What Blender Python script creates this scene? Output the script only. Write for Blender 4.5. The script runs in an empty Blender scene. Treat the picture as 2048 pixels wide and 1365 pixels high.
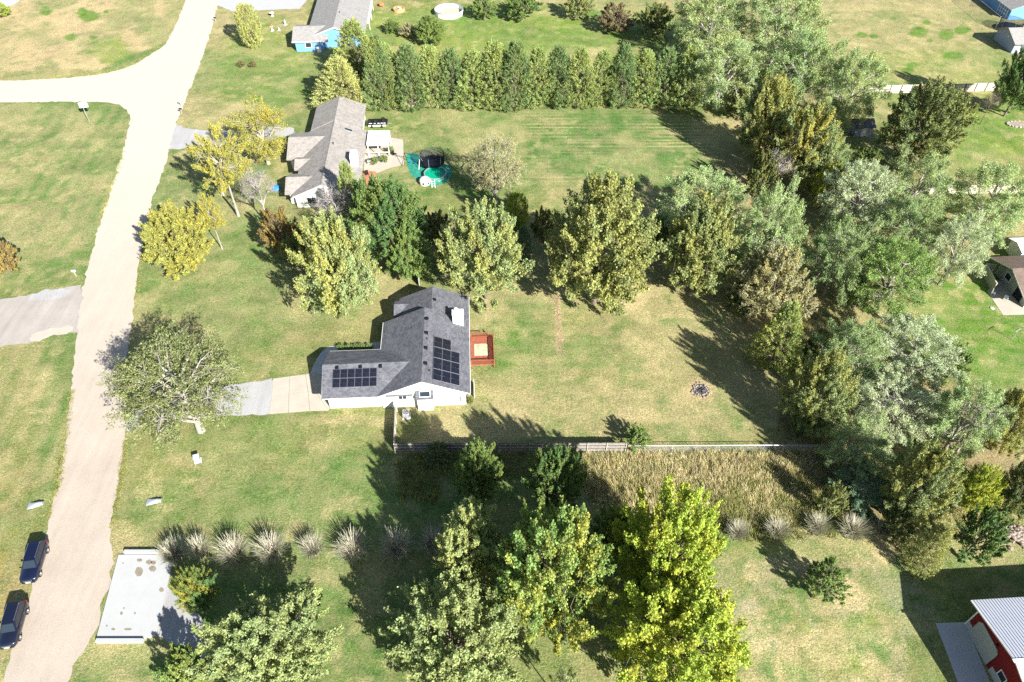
import bpy, bmesh, math, random
import numpy as np
from mathutils import Vector, Matrix
from mathutils.geometry import tessellate_polygon
R = math.radians
scene = bpy.context.scene
COL = scene.collection

# ------------------------------------------------------------------ camera
FPX, PITCH, HCAM = 1440.0, R(46), 75.0          # focal length in photo pixels, tilt below the horizon, flying height
cam_data = bpy.data.cameras.new('camera'); cam = bpy.data.objects.new('camera', cam_data); COL.objects.link(cam)
cam_data.sensor_width = 36.0; cam_data.lens = 36.0*FPX/2048.0; cam_data.clip_start = 0.5; cam_data.clip_end = 9000
cam.location = (0, 0, HCAM); cam.rotation_euler = (R(90)-PITCH, 0, 0); scene.camera = cam
# ------------------------------------------------------------------ sky, sun, exposure
SUN_EL = R(32.5); SUN_AZ = math.atan2(0.60, -0.80)   # azimuth clockwise from +Y
world = bpy.data.worlds.new('World'); scene.world = world; world.use_nodes = True
wn = world.node_tree.nodes; wl = world.node_tree.links
sky = wn.new('ShaderNodeTexSky'); sky.sky_type = 'NISHITA'; sky.sun_disc = False
sky.sun_elevation = SUN_EL; sky.sun_rotation = SUN_AZ; sky.air_density = 1.0; sky.dust_density = 0.6
wl.new(sky.outputs[0], wn['Background'].inputs[0]); wn['Background'].inputs[1].default_value = 0.06
sun_data = bpy.data.lights.new('sun', 'SUN'); sun_data.energy = 5.0; sun_data.angle = R(0.5); sun_data.color = (1.0, 0.975, 0.93)
sun = bpy.data.objects.new('sun', sun_data); COL.objects.link(sun)
sdir = Vector((-math.sin(SUN_AZ)*math.cos(SUN_EL), -math.cos(SUN_AZ)*math.cos(SUN_EL), -math.sin(SUN_EL)))
sun.rotation_euler = sdir.to_track_quat('-Z', 'Y').to_euler(); sun.location = (60, -60, 120)
vs = scene.view_settings; vs.view_transform = 'Standard'; vs.look = 'None'; vs.gamma = 1.0; vs.exposure = 1.44; vs.use_curve_mapping = False
scene.render.engine = 'CYCLES'
scene.cycles.use_denoising = False
scene.cycles.max_bounces = 6; scene.cycles.diffuse_bounces = 3; scene.cycles.glossy_bounces = 2; scene.cycles.transmission_bounces = 3
scene.cycles.transparent_max_bounces = 8; scene.cycles.caustics_reflective = False; scene.cycles.caustics_refractive = False

# ------------------------------------------------------------------ survey: photo pixel -> point on the ground (or at height z)
CP, SP = math.cos(PITCH), math.sin(PITCH)
def G(u, v, z=0.0):
    x = (u-1024)/FPX; y = (v-682.5)/FPX
    t = (z-HCAM)/(-SP-CP*y)
    return Vector((x*t, (CP-SP*y)*t, z))
def PX(X, Y, Z):
    z = Z-HCAM; d = Y*CP-z*SP
    return 1024+FPX*X/d, 682.5+FPX*(-Y*SP-z*CP)/d
rng = np.random.default_rng(7); random.seed(7)

# ------------------------------------------------------------------ helpers
def tag(o, label=None, cat=None, group=None, kind=None):
    if label: o['label'] = label
    if cat: o['category'] = cat
    if group: o['group'] = group
    if kind: o['kind'] = kind
    return o
def empty(name, loc=(0,0,0), rz=0.0, label=None, cat=None, group=None):
    o = bpy.data.objects.new(name, None); COL.objects.link(o); o.location = loc; o.rotation_euler = (0,0,rz); o.empty_display_size = 0.3
    return tag(o, label, cat, group)
def link(name, me, parent=None, loc=None, rot=None):
    o = bpy.data.objects.new(name, me); COL.objects.link(o); o.parent = parent
    if loc is not None: o.location = loc
    if rot is not None: o.rotation_euler = rot
    return o
class MB:
    def __init__(s): s.v=[]; s.f=[]; s.m=[]; s.uv={}
    def add(s, vs_, fs, mi=0):
        b=len(s.v); s.v += [tuple(p) for p in vs_]
        for f in fs: s.f.append(tuple(i+b for i in f)); s.m.append(mi)
        return s
    def box(s, c, d, rz=0.0, mi=0, rx=0.0):
        M = Matrix.Rotation(rz,3,'Z') @ Matrix.Rotation(rx,3,'X')
        p=[Vector(c)+M@Vector((x*d[0]/2,y*d[1]/2,z*d[2]/2)) for x in(-1,1) for y in(-1,1) for z in(-1,1)]
        return s.add(p,[(0,1,3,2),(4,6,7,5),(0,4,5,1),(2,3,7,6),(0,2,6,4),(1,5,7,3)],mi)
    def tube(s, p0, p1, r0, r1=None, n=6, mi=0, cap=True):
        p0=Vector(p0); p1=Vector(p1); r1=r0 if r1 is None else r1
        a=(p1-p0)
        if a.length<1e-6: return s
        a.normalize(); u=a.orthogonal().normalized(); w=a.cross(u)
        vs_=[]
        for p,r in((p0,r0),(p1,r1)):
            for k in range(n):
                t=2*math.pi*k/n; vs_.append(p+(u*math.cos(t)+w*math.sin(t))*r)
        fs=[(k,(k+1)%n,n+(k+1)%n,n+k) for k in range(n)]
        if cap: fs+=[tuple(range(n))[::-1],tuple(range(n,2*n))]
        return s.add(vs_,fs,mi)
    def lathe(s, prof, n=20, c=(0,0,0), mi=0, axis='z'):
        vs_=[]
        for r,z in prof:
            for k in range(n):
                t=2*math.pi*k/n; q=(r*math.cos(t), r*math.sin(t), z)
                if axis=='x': q=(z, r*math.cos(t), r*math.sin(t))
                vs_.append((c[0]+q[0],c[1]+q[1],c[2]+q[2]))
        fs=[(i*n+k,i*n+(k+1)%n,(i+1)*n+(k+1)%n,(i+1)*n+k) for i in range(len(prof)-1) for k in range(n)]
        return s.add(vs_,fs,mi)
    def prism(s, poly, z0, z1, mi=0):               # closed polygon in plan, extruded
        n=len(poly); vs_=[(p[0],p[1],z0) for p in poly]+[(p[0],p[1],z1) for p in poly]
        return s.add(vs_,[tuple(range(n))[::-1],tuple(range(n,2*n))]+[(k,(k+1)%n,n+(k+1)%n,n+k) for k in range(n)],mi)
    def extr(s, poly3, vec, mi=0):                   # planar 3-D polygon swept along vec
        n=len(poly3); a=[Vector(p) for p in poly3]; b=[p+Vector(vec) for p in a]
        return s.add(a+b,[tuple(range(n))[::-1],tuple(range(n,2*n))]+[(k,(k+1)%n,n+(k+1)%n,n+k) for k in range(n)],mi)
    def slab(s, q, th=0.14, mi=0):                   # roof plane: 4 corners, first edge along the eave; uv in metres
        q=[Vector(p) for p in q]; nrm=(q[1]-q[0]).cross(q[3]-q[0]).normalized()
        if nrm.z<0: q=[q[1],q[0],q[3],q[2]]; nrm=(q[1]-q[0]).cross(q[3]-q[0]).normalized()
        b=len(s.v); lo=[p-Vector((0,0,th)) for p in q]
        s.add(q+lo,[(0,1,2,3),(7,6,5,4),(0,4,5,1),(1,5,6,2),(2,6,7,3),(3,7,4,0)],mi)
        e=(q[1]-q[0]).normalized(); w=nrm.cross(e)
        s.uv[len(s.f)-6]=[((p-q[0]).dot(e),(p-q[0]).dot(w)) for p in q]
        return s
    def mesh(s, name, mats, smooth=False):
        me=bpy.data.meshes.new(name); me.from_pydata(s.v,[],s.f)
        for m in (mats if isinstance(mats,(list,tuple)) else [mats]): me.materials.append(m)
        for p,mi in zip(me.polygons,s.m): p.material_index=mi; p.use_smooth=smooth
        if s.uv:
            uvl=me.uv_layers.new(name='uv')
            for fi,uvs in s.uv.items():
                for li,t in zip(me.polygons[fi].loop_indices,uvs): uvl.data[li].uv=t
        me.update(); return me
    def build(s, name, mats, parent=None, loc=None, rot=None, smooth=False, bevel=0.0):
        o=link(name,s.mesh(name,mats,smooth),parent,loc,rot)
        if bevel:
            b=o.modifiers.new('bevel','BEVEL'); b.width=bevel; b.segments=2; b.limit_method='ANGLE'
        return o
def copy_tree(o, parent=None):
    c=o.copy(); COL.objects.link(c); c.parent=parent
    for ch in list(o.children): copy_tree(ch,c)
    return c

# ------------------------------------------------------------------ materials
def newmat(name):
    m=bpy.data.materials.new(name); m.use_nodes=True; nt=m.node_tree
    return m, nt, nt.nodes, nt.links, nt.nodes['Principled BSDF']
def noise_node(n,l,coord,scale,detail=4,rough=0.6):
    t=n.new('ShaderNodeTexNoise'); t.inputs['Scale'].default_value=scale; t.inputs['Detail'].default_value=detail; t.inputs['Roughness'].default_value=rough
    l.new(coord,t.inputs['Vector']); return t.outputs['Fac']
def ramp(n,l,fac,stops):
    r=n.new('ShaderNodeValToRGB'); l.new(fac,r.inputs[0]); e=r.color_ramp.elements
    while len(e)<len(stops): e.new(0.5)
    for k,(p,c) in enumerate(stops): e[k].position=p; e[k].color=(*c,1) if len(c)==3 else c
    return r.outputs[0]
def mixc(n,l,fac,a,b,mode='MIX'):
    x=n.new('ShaderNodeMix'); x.data_type='RGBA'; x.blend_type=mode
    for sock,val in ((x.inputs[0],fac),(x.inputs[6],a),(x.inputs[7],b)):
        if hasattr(val,'links'): l.new(val,sock)
        elif isinstance(val,(int,float)): sock.default_value=val
        else: sock.default_value=(*val,1)
    return x.outputs[2]
def pm(name, col, rough=0.7, spec=0.3, metal=0.0, n1=None, n2=None, bump=None, coat=0.0):
    """plain surface: base colour broken up by one or two noises (scale, amount) and a fine bump (scale, strength, distance)"""
    m,nt,n,l,b=newmat(name); tc=n.new('ShaderNodeTexCoord').outputs['Object']
    b.inputs['Roughness'].default_value=rough; b.inputs['Specular IOR Level'].default_value=spec; b.inputs['Metallic'].default_value=metal
    b.inputs['Coat Weight'].default_value=coat
    out=None
    for k in (n1,n2):
        if k:
            f=noise_node(n,l,tc,k[0],5)
            lo=tuple(c*(1-k[1]) for c in col); hi=tuple(min(1,c*(1+k[1])) for c in col)
            c2=ramp(n,l,f,[(0.3,lo),(0.7,hi)])
            out=c2 if out is None else mixc(n,l,0.5,out,c2)
    if out is None: b.inputs['Base Color'].default_value=(*col,1)
    else: l.new(out,b.inputs['Base Color'])
    if bump:
        bp=n.new('ShaderNodeBump'); bp.inputs['Strength'].default_value=bump[1]; bp.inputs['Distance'].default_value=bump[2]
        l.new(noise_node(n,l,tc,bump[0],3),bp.inputs['Height']); l.new(bp.outputs[0],b.inputs['Normal'])
    return m
def shingle_mat(name, dark, light, spec=0.25):
    m,nt,n,l,b=newmat(name); uv=n.new('ShaderNodeTexCoord').outputs['UV']; ob=n.new('ShaderNodeTexCoord').outputs['Object']
    bt=n.new('ShaderNodeTexBrick'); l.new(uv,bt.inputs['Vector']); bt.offset=0.37; bt.squash=1
    bt.inputs['Color1'].default_value=(*dark,1); bt.inputs['Color2'].default_value=(*light,1)
    bt.inputs['Mortar'].default_value=(*[c*0.45 for c in dark],1)
    bt.inputs['Scale'].default_value=1.0; bt.inputs['Brick Width'].default_value=0.34; bt.inputs['Row Height'].default_value=0.16
    bt.inputs['Mortar Size'].default_value=0.012; bt.inputs['Mortar Smooth'].default_value=0.3; bt.inputs['Bias'].default_value=0.0
    f=noise_node(n,l,ob,1.1,5); c=mixc(n,l,0.45,bt.outputs['Color'],ramp(n,l,f,[(0.3,[x*0.9 for x in dark]),(0.7,[x*1.1 for x in light])]))
    l.new(c,b.inputs['Base Color']); b.inputs['Roughness'].default_value=0.75; b.inputs['Specular IOR Level'].default_value=spec
    bp=n.new('ShaderNodeBump'); bp.inputs['Strength'].default_value=0.5; bp.inputs['Distance'].default_value=0.02
    l.new(bt.outputs['Fac'],bp.inputs['Height']); bp.invert=True; l.new(bp.outputs[0],b.inputs['Normal'])
    return m
def siding_mat(name, col, pitch=0.2):
    m,nt,n,l,b=newmat(name); tc=n.new('ShaderNodeTexCoord').outputs['Object']
    w=n.new('ShaderNodeTexWave'); w.wave_type='BANDS'; w.bands_direction='Z'; w.wave_profile='SAW'; w.inputs['Scale'].default_value=1/pitch/6.283*2*math.pi/2
    l.new(tc,w.inputs['Vector'])
    f=noise_node(n,l,tc,0.8,4); c=ramp(n,l,f,[(0.3,[x*0.9 for x in col]),(0.7,[min(1,x*1.05) for x in col])]); l.new(c,b.inputs['Base Color'])
    bp=n.new('ShaderNodeBump'); bp.inputs['Strength'].default_value=0.6; bp.inputs['Distance'].default_value=0.02
    l.new(w.outputs['Fac'],bp.inputs['Height']); l.new(bp.outputs[0],b.inputs['Normal']); b.inputs['Roughness'].default_value=0.55
    return m
def leaf_mat(name, trans=0.35, gloss=0.02):
    m=bpy.data.materials.new(name); m.use_nodes=True; n=m.node_tree.nodes; l=m.node_tree.links; n.remove(n['Principled BSDF'])
    oi=n.new('ShaderNodeObjectInfo'); at=n.new('ShaderNodeAttribute'); at.attribute_name='lv'
    sep=n.new('ShaderNodeSeparateColor'); l.new(at.outputs['Color'],sep.inputs[0])
    mu=n.new('ShaderNodeMath'); mu.operation='MULTIPLY'; l.new(sep.outputs[1],mu.inputs[0]); l.new(oi.outputs['Alpha'],mu.inputs[1])
    base=mixc(n,l,mu.outputs[0],oi.outputs['Color'],(0.55,0.44,0.05))
    base=mixc(n,l,sep.outputs[2],base,(0.20,0.13,0.07))
    val=n.new('ShaderNodeVectorMath'); val.operation='SCALE'; l.new(base,val.inputs[0]); l.new(sep.outputs[0],val.inputs[3])
    d=n.new('ShaderNodeBsdfDiffuse'); t=n.new('ShaderNodeBsdfTranslucent'); g=n.new('ShaderNodeBsdfGlossy'); g.inputs['Roughness'].default_value=0.65
    l.new(val.outputs[0],d.inputs['Color']); l.new(val.outputs[0],t.inputs['Color']); g.inputs['Color'].default_value=(0.8,0.85,0.8,1)
    m1=n.new('ShaderNodeMixShader'); m1.inputs[0].default_value=trans; l.new(d.outputs[0],m1.inputs[1]); l.new(t.outputs[0],m1.inputs[2])
    m2=n.new('ShaderNodeMixShader'); m2.inputs[0].default_value=gloss; l.new(m1.outputs[0],m2.inputs[1]); l.new(g.outputs[0],m2.inputs[2])
    l.new(m2.outputs[0],n['Material Output'].inputs['Surface'])
    return m
M={}
M['leaf']=leaf_mat('leaf'); M['needle']=leaf_mat('needle',0.2,0.01); M['blade']=leaf_mat('grass_blade',0.25,0.02)
M['bark']=pm('bark',(0.16,0.13,0.10),0.9,0.2,n1=(6,0.35)); M['bark_grey']=pm('bark_grey',(0.33,0.30,0.26),0.9,0.2,n1=(6,0.25)); M['bark_dead']=pm('bark_dead',(0.36,0.32,0.30),0.9,0.2,n1=(6,0.2))
M['white']=pm('white_paint',(0.80,0.79,0.76),0.5,n1=(1.5,0.04)); M['trim']=pm('trim',(0.70,0.68,0.64),0.5,n1=(3,0.06))
M['siding']=siding_mat('white_siding',(0.78,0.77,0.74)); M['siding_blue']=siding_mat('blue_siding',(0.14,0.32,0.60)); M['siding_beige']=siding_mat('grey_green_siding',(0.36,0.38,0.33)); M['siding_grey']=siding_mat('grey_siding',(0.30,0.33,0.42))
M['shingle_grey']=shingle_mat('charcoal_shingle',(0.062,0.064,0.075),(0.165,0.166,0.180)); M['shingle_tan']=shingle_mat('taupe_shingle',(0.21,0.19,0.17),(0.35,0.32,0.29)); M['shingle_pale']=shingle_mat('pale_shingle',(0.22,0.21,0.195),(0.33,0.31,0.29)); M['shingle_brown']=shingle_mat('brown_shingle',(0.12,0.085,0.065),(0.20,0.145,0.115))
M['glass']=pm('window_glass',(0.022,0.032,0.042),0.06,0.5); M['glass_dark']=pm('dark_glass',(0.012,0.016,0.022),0.05,0.8)
M['solar']=pm('solar_cell',(0.010,0.011,0.018),0.22,0.5,n1=(2.0,0.4)); M['alu']=pm('aluminium_edge',(0.30,0.30,0.34),0.4,0.5,0.5)
M['black']=pm('black_plastic',(0.012,0.012,0.014),0.4); M['rubber']=pm('rubber',(0.015,0.015,0.016),0.85); M['steel']=pm('galvanised_steel',(0.55,0.56,0.57),0.4,0.5,0.6,n1=(5,0.1)); M['chrome']=pm('alloy',(0.6,0.6,0.6),0.25,0.5,0.9)
M['concrete']=pm('concrete',(0.40,0.355,0.29),0.85,0.2,n1=(0.7,0.14),n2=(9,0.10),bump=(30,0.3,0.01)); M['concrete_white']=pm('concrete_new',(0.37,0.37,0.36),0.85,0.2,n1=(0.6,0.08),n2=(8,0.06),bump=(30,0.3,0.01)); M['concrete_grey']=pm('concrete_grey',(0.42,0.42,0.42),0.85,0.2,n1=(0.8,0.1),n2=(8,0.08))
M['stain']=pm('damp_stain',(0.21,0.18,0.13),0.6,n1=(2,0.2)); M['wood_grey']=pm('weathered_board',(0.17,0.155,0.14),0.9,0.2,n1=(3,0.35)); M['wood_rail']=pm('weathered_rail',(0.42,0.38,0.33),0.9,0.2,n1=(3,0.2)); M['wood_pale']=pm('pale_board',(0.60,0.52,0.42),0.85,0.2,n1=(2,0.15))
M['wood_red']=pm('red_stain',(0.29,0.09,0.05),0.7,n1=(3,0.25)); M['red_metal']=pm('red_cladding',(0.22,0.014,0.014),0.45,n1=(1,0.08)); M['roof_metal']=pm('pale_roof_metal',(0.55,0.56,0.60),0.45,0.4,0.2,n1=(0.8,0.05))
M['paint_navy']=pm('navy_paint',(0.006,0.009,0.030),0.15,0.6,0.2,coat=0.8); M['navy_dark']=pm('dark_navy_paint',(0.008,0.010,0.024),0.15,0.6,0.2,coat=0.8)
M['net']=pm('black_net',(0.010,0.014,0.03),0.7); M['tarp_green']=pm('green_tarp',(0.03,0.22,0.15),0.6,n1=(1.5,0.4)); M['water_green']=pm('green_water',(0.0,0.30,0.16),0.1,0.6); M['pool_bed']=pm('pool_bed',(0.42,0.40,0.26),0.5,n1=(1.5,0.35))
M['blue_plastic']=pm('blue_plastic',(0.02,0.18,0.50),0.4); M['orange']=pm('orange_stone',(0.52,0.28,0.11),0.8,n1=(4,0.25)); M['terracotta']=pm('terracotta',(0.45,0.16,0.07),0.8); M['teal']=pm('pale_teal_paint',(0.34,0.47,0.50),0.5,n1=(3,0.1)); M['pink']=pm('cream_toy',(0.72,0.60,0.52),0.6)
M['stone']=pm('field_stone',(0.27,0.22,0.18),0.9,n1=(3,0.3)); M['ash']=pm('ash',(0.09,0.08,0.075),0.95,n1=(5,0.5)); M['brick_red']=pm('red_brick_paving',(0.42,0.17,0.09),0.85,n1=(5,0.25))

# ------------------------------------------------------------------ vectorised value noise for the ground survey
def fbm(x, y, scale, seed, octv=4, gain=0.5):
    out=np.zeros_like(x); amp=1.0; tot=0.0
    r=np.random.default_rng(seed)
    for o in range(octv):
        g=r.random((257,257)); fx=x/scale+137.3*o+1000; fy=y/scale+71.7*o+1000
        ix=np.floor(fx).astype(int); iy=np.floor(fy).astype(int); tx=fx-ix; ty=fy-iy
        tx=tx*tx*(3-2*tx); ty=ty*ty*(3-2*ty); a=ix%256; b=iy%256
        out+=amp*((g[a,b]*(1-tx)+g[a+1,b]*tx)*(1-ty)+(g[a,b+1]*(1-tx)+g[a+1,b+1]*tx)*ty); tot+=amp
        amp*=gain; scale*=0.5
    return out/tot
def sstep(a,b,x):
    t=np.clip((x-a)/(b-a),0,1); return t*t*(3-2*t)

# ------------------------------------------------------------------ ground: one sheet, finely divided where the camera looks
TAN=(0.300,0.265,0.135); OLIVE=(0.180,0.195,0.068); GREEN=(0.082,0.168,0.042); LUSH=(0.080,0.185,0.018); PINK=(0.44,0.335,0.20); STRAW=(0.46,0.37,0.205); DIRT=(0.27,0.195,0.12); ORANGE=(0.34,0.225,0.085); YGREEN=(0.190,0.245,0.055); DKGREEN=(0.050,0.115,0.032); GREY=(0.36,0.31,0.24)
def build_ground():
    st=0.45
    xs=np.concatenate([[-4000,-1500,-600,-300,-190],np.arange(-145,145.01,st),[190,300,600,1500,4000]])
    ys=np.concatenate([[-4000,-1500,-500,-150,-60],np.arange(8,212,st),[260,400,800,1800,5000]])
    X,Y=np.meshgrid(xs,ys,indexing='ij'); nx,ny=X.shape
    d=np.maximum(Y*CP+HCAM*SP,5); U=1024+FPX*X/d; V=682.5+FPX*(-Y*SP+HCAM*CP)/d
    n1=fbm(X,Y,22,1); n2=fbm(X,Y,7,2); n3=fbm(X,Y,2.2,3,3)
    def cc(c): return np.array(c)[None,None,:]
    mx=sstep(0.36,0.62,n1*0.6+n2*0.4)[...,None]; col=cc(OLIVE)*(1-mx)+cc(TAN)*mx
    def put(mask,c):
        nonlocal col
        col=col*(1-mask[...,None])+cc(c)*mask[...,None]
    def ell(u,v,ru,rv,c,s=1.0,rot=0.0,nz=0.55,soft=0.35):
        a=R(rot); du=U-u; dv=V-v; p=(du*math.cos(a)+dv*math.sin(a))/ru; q=(-du*math.sin(a)+dv*math.cos(a))/rv
        r=np.sqrt(p*p+q*q)+(n2-0.5)*nz*2*0.6+(n3-0.5)*nz
        put(sstep(1.0+soft*0.5,1.0-soft*0.5-0.15,r)*s,c)
    # broad fields
    ell(150,60,330,120,PINK,0.85); ell(120,385,210,215,GREEN,0.75); ell(60,850,140,200,OLIVE,0.7); ell(120,820,60,170,GREEN,0.6)
    ell(60,460,150,60,TAN,0.6,nz=0.9); ell(110,260,130,30,TAN,0.45,nz=1.0); ell(20,350,60,50,STRAW,0.35,nz=1.3)
    ell(410,480,220,220,GREEN,0.55); ell(530,130,120,90,YGREEN,0.7); ell(520,150,90,70,GREEN,0.45); ell(400,110,45,120,TAN,0.55,rot=18)
    ell(930,280,320,120,GREEN,0.55); ell(1230,290,230,95,GREEN,0.95); ell(1000,70,420,60,YGREEN,0.95); ell(1060,45,200,50,LUSH,0.35)
    ell(1800,80,300,110,TAN,0.8); ell(1850,150,250,60,YGREEN,0.5); ell(1950,270,140,80,YGREEN,0.9); ell(1970,250,110,60,LUSH,0.4)
    ell(1960,650,190,140,LUSH,0.95); ell(1000,660,70,90,GREEN,0.65); ell(1075,700,130,60,GREEN,0.4); ell(1400,700,220,160,TAN,0.55); ell(1300,830,420,55,TAN,0.6)
    ell(600,600,200,90,TAN,0.45); ell(560,670,130,80,OLIVE,0.6); ell(600,880,230,90,OLIVE,0.55); ell(420,960,170,90,OLIVE,0.7); ell(430,1010,230,60,GREEN,0.55); ell(470,930,80,40,PINK,0.25)
    ell(780,1010,230,120,GREEN,0.6); ell(600,1220,330,170,GREEN,0.8); ell(560,1130,260,35,TAN,0.45); ell(760,1320,240,110,DKGREEN,0.55); ell(250,1340,140,90,GREEN,0.85)
    ell(20,1130,80,170,ORANGE,0.75); ell(30,1010,70,60,OLIVE,0.6); ell(60,1200,40,120,OLIVE,0.5)
    ell(1640,1250,230,190,GREY,0.8); ell(1600,1130,200,40,TAN,0.6); ell(1600,1080,220,40,YGREEN,0.5); ell(1690,1180,90,25,STRAW,0.8,rot=12)
    for u,v,ru,rv,s in ((1560,1230,70,60,.7),(1690,1240,60,40,.5),(1720,1290,90,60,.6),(1580,1330,110,40,.7),(1500,1180,60,40,.5),(1800,1340,60,60,.5),(1480,1280,30,60,.6),(1640,1170,30,20,.7),(1760,1230,40,20,.6),(1610,1260,25,16,.7),(1700,1340,40,16,.7)): ell(u,v,ru,rv,OLIVE if s<.6 else YGREEN,s,nz=1.2)
    lot=sstep(1440,1480,U)*sstep(1085,1110,V); put(lot*sstep(0.54,0.66,fbm(X,Y,3.2,61,4))*0.75,OLIVE); put(lot*sstep(0.55,0.68,fbm(X,Y,2.6,62,4))*0.6,STRAW); put(lot*sstep(0.62,0.70,fbm(X,Y,1.6,63,3))*0.8,GREEN)
    for u,v,ru,rv in ((1640,1290,60,35),(1660,1200,50,30),(1540,1290,50,40)): ell(u,v,ru,rv,STRAW,0.5,nz=1.3)
    ell(1400,980,320,80,STRAW,0.6); ell(1250,980,150,90,ORANGE,0.4); ell(1450,1020,180,60,DIRT,0.35,nz=1.2)
    # forest floor
    ell(1560,400,130,330,DIRT,0.45); ell(1760,430,180,170,OLIVE,0.5); ell(1800,900,260,160,DIRT,0.6); ell(1900,1080,180,50,STRAW,0.5)
    yd=sstep(940,980,U)*sstep(1600,1540,U)*sstep(560,600,V)*sstep(900,880,V); put(yd*sstep(0.55,0.68,fbm(X,Y,4,64,4))*0.5,GREEN); put(sstep(0.60,0.70,fbm(X,Y,1.5,65,3))*0.45,GREEN); put(sstep(0.60,0.70,fbm(X,Y,1.8,66,3))*0.4,STRAW)
    # green tufts and dry spots that have a shape of their own
    for u,v,ru,rv in ((178,32,22,12),(165,24,12,8),(92,22,12,10),(140,75,14,8),(185,75,8,5),(212,24,6,4),(1723,70,12,6),(1748,73,9,5),(1838,65,20,11),(1893,70,16,11),(1925,60,16,9),(1853,45,9,5),(1860,82,7,4),(1905,115,24,14),(1946,128,8,6),(1825,130,12,6),(1815,142,14,6)):
        ell(u,v,ru,rv,LUSH,0.9,nz=0.3,soft=0.3)
    ell(220,105,45,28,YGREEN,0.85,nz=0.6); ell(300,55,30,35,GREEN,0.55); ell(330,70,30,90,GREEN,0.45,rot=22,nz=0.8); ell(270,120,110,12,GREEN,0.8,rot=-22); ell(110,150,120,10,OLIVE,0.8,rot=-4)
    ell(195,235,60,22,GREEN,0.8); ell(60,225,110,12,TAN,0.5); ell(110,225,150,40,GREEN,0.5,nz=1.0); ell(1260,600,35,25,STRAW,0.9); ell(1270,565,30,20,STRAW,0.9); ell(1300,580,35,14,STRAW,0.5,nz=1.2)
    ell(1220,600,20,14,YGREEN,0.8); ell(1117,650,7,62,STRAW,0.8,nz=0.25,soft=0.3); ell(1060,345,14,9,STRAW,0.9); ell(1402,780,30,24,PINK,0.7); ell(1270,830,45,16,STRAW,0.6,nz=1.2); ell(390,920,50,16,PINK,0.5)
    ell(1100,205,330,9,STRAW,0.75,nz=0.5); ell(1370,200,45,8,PINK,0.8); ell(250,1090,30,35,TAN,0.6); ell(200,1300,60,20,TAN,0.5); ell(510,735,100,12,GREEN,0.4); ell(430,640,80,60,TAN,0.5)
    ell(1020,560,60,40,TAN,0.5); ell(700,780+60,120,10,PINK,0.4); ell(980,640,30,60,PINK,0.35,nz=1.0); ell(1010,690,40,50,LUSH,0.35,nz=0.9)
    # mowing: long thin passes across the back field and along the road verge
    f=sstep(1030,1060,U)*sstep(1470,1400,U)*sstep(208,222,V)*sstep(385,360,V)
    s1=0.5+0.5*np.sin(Y*5.2+fbm(X,Y,30,11)*4); s1=sstep(0.62,0.95,s1*0.75+fbm(X*0.12,Y,1.6,12,3)*0.5)
    put(f*s1*0.8*sstep(0.28,0.6,fbm(X*0.35,Y,6,14)),STRAW); put(f*sstep(0.55,0.75,fbm(X,Y*1.5,9,13))*0.25,TAN); put(f*sstep(0.56,0.3,n1)*0.35,DKGREEN)
    g=sstep(1060,1040,U)*sstep(1015,1035,U)*sstep(210,240,V)*sstep(360,330,V); put(g*0.5,TAN)
    near=(np.abs(X)<146)&(Y<212)&(Y>5)
    vergeL=X+0.11*Y; stp=0.5+0.5*np.sin(vergeL*2.3+n1*3)
    put(near*sstep(300,200,U)*sstep(200,215,V)*stp*0.42*sstep(0.3,0.6,n2),TAN); put(near*sstep(240,150,U)*sstep(690,720,V)*stp*0.42*sstep(0.3,0.6,n2),TAN)
    stp2=0.5+0.5*np.sin((Y+0.05*X)*3.1+n1*2.5); put(near*sstep(180,260,U)*sstep(900,800,U)*sstep(480,560,V)*stp2*0.16,TAN); put(near*sstep(950,1000,U)*sstep(560,600,V)*sstep(890,860,V)*stp2*0.14,STRAW)
    stp3=0.5+0.5*np.sin((X*0.5+Y)*2.2+n1*2.5); put(near*sstep(1150,1200,V)*sstep(1300,1200,U)*stp3*0.2,YGREEN)
    gp_=sstep(0.48,0.66,fbm(X,Y,11,51)); put(gp_*0.45,GREEN); tp_=sstep(0.55,0.72,fbm(X,Y,8,52)); put(tp_*0.32,STRAW)
    col=col*(0.80+0.40*n3)[...,None]*(0.9+0.2*fbm(X,Y,0.9,5,2))[...,None]
    Z=np.zeros_like(X)
    co=np.stack([X,Y,Z],-1).reshape(-1,3)
    i=np.arange(nx-1)[:,None]*ny+np.arange(ny-1)[None,:]
    q=np.stack([i,i+ny,i+ny+1,i+1],-1).reshape(-1,4)
    me=bpy.data.meshes.new('ground'); me.vertices.add(len(co)); me.vertices.foreach_set('co',co.ravel().astype(np.float32))
    me.loops.add(q.size); me.loops.foreach_set('vertex_index',q.ravel().astype(np.int32)); me.polygons.add(len(q)); me.polygons.foreach_set('loop_start',np.arange(0,q.size,4,dtype=np.int32))
    at=me.color_attributes.new('turf','FLOAT_COLOR','POINT'); rgba=np.ones((len(co),4),np.float32); rgba[:,:3]=col.reshape(-1,3); at.data.foreach_set('color',rgba.ravel())
    me.update(calc_edges=True)
    m,nt,n,l,b=newmat('turf'); tc=n.new('ShaderNodeTexCoord').outputs['Object']
    a=n.new('ShaderNodeAttribute'); a.attribute_name='turf'
    f1=noise_node(n,l,tc,1.6,6,0.72); f2=noise_node(n,l,tc,6.5,4,0.75); f3=noise_node(n,l,tc,0.35,5,0.65)
    v1=ramp(n,l,f2,[(0.28,(0.42,0.46,0.42)),(0.5,(0.95,0.96,0.95)),(0.72,(1.60,1.52,1.45))])
    v2=ramp(n,l,f1,[(0.3,(0.72,0.80,0.70)),(0.7,(1.25,1.18,1.20))])
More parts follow.
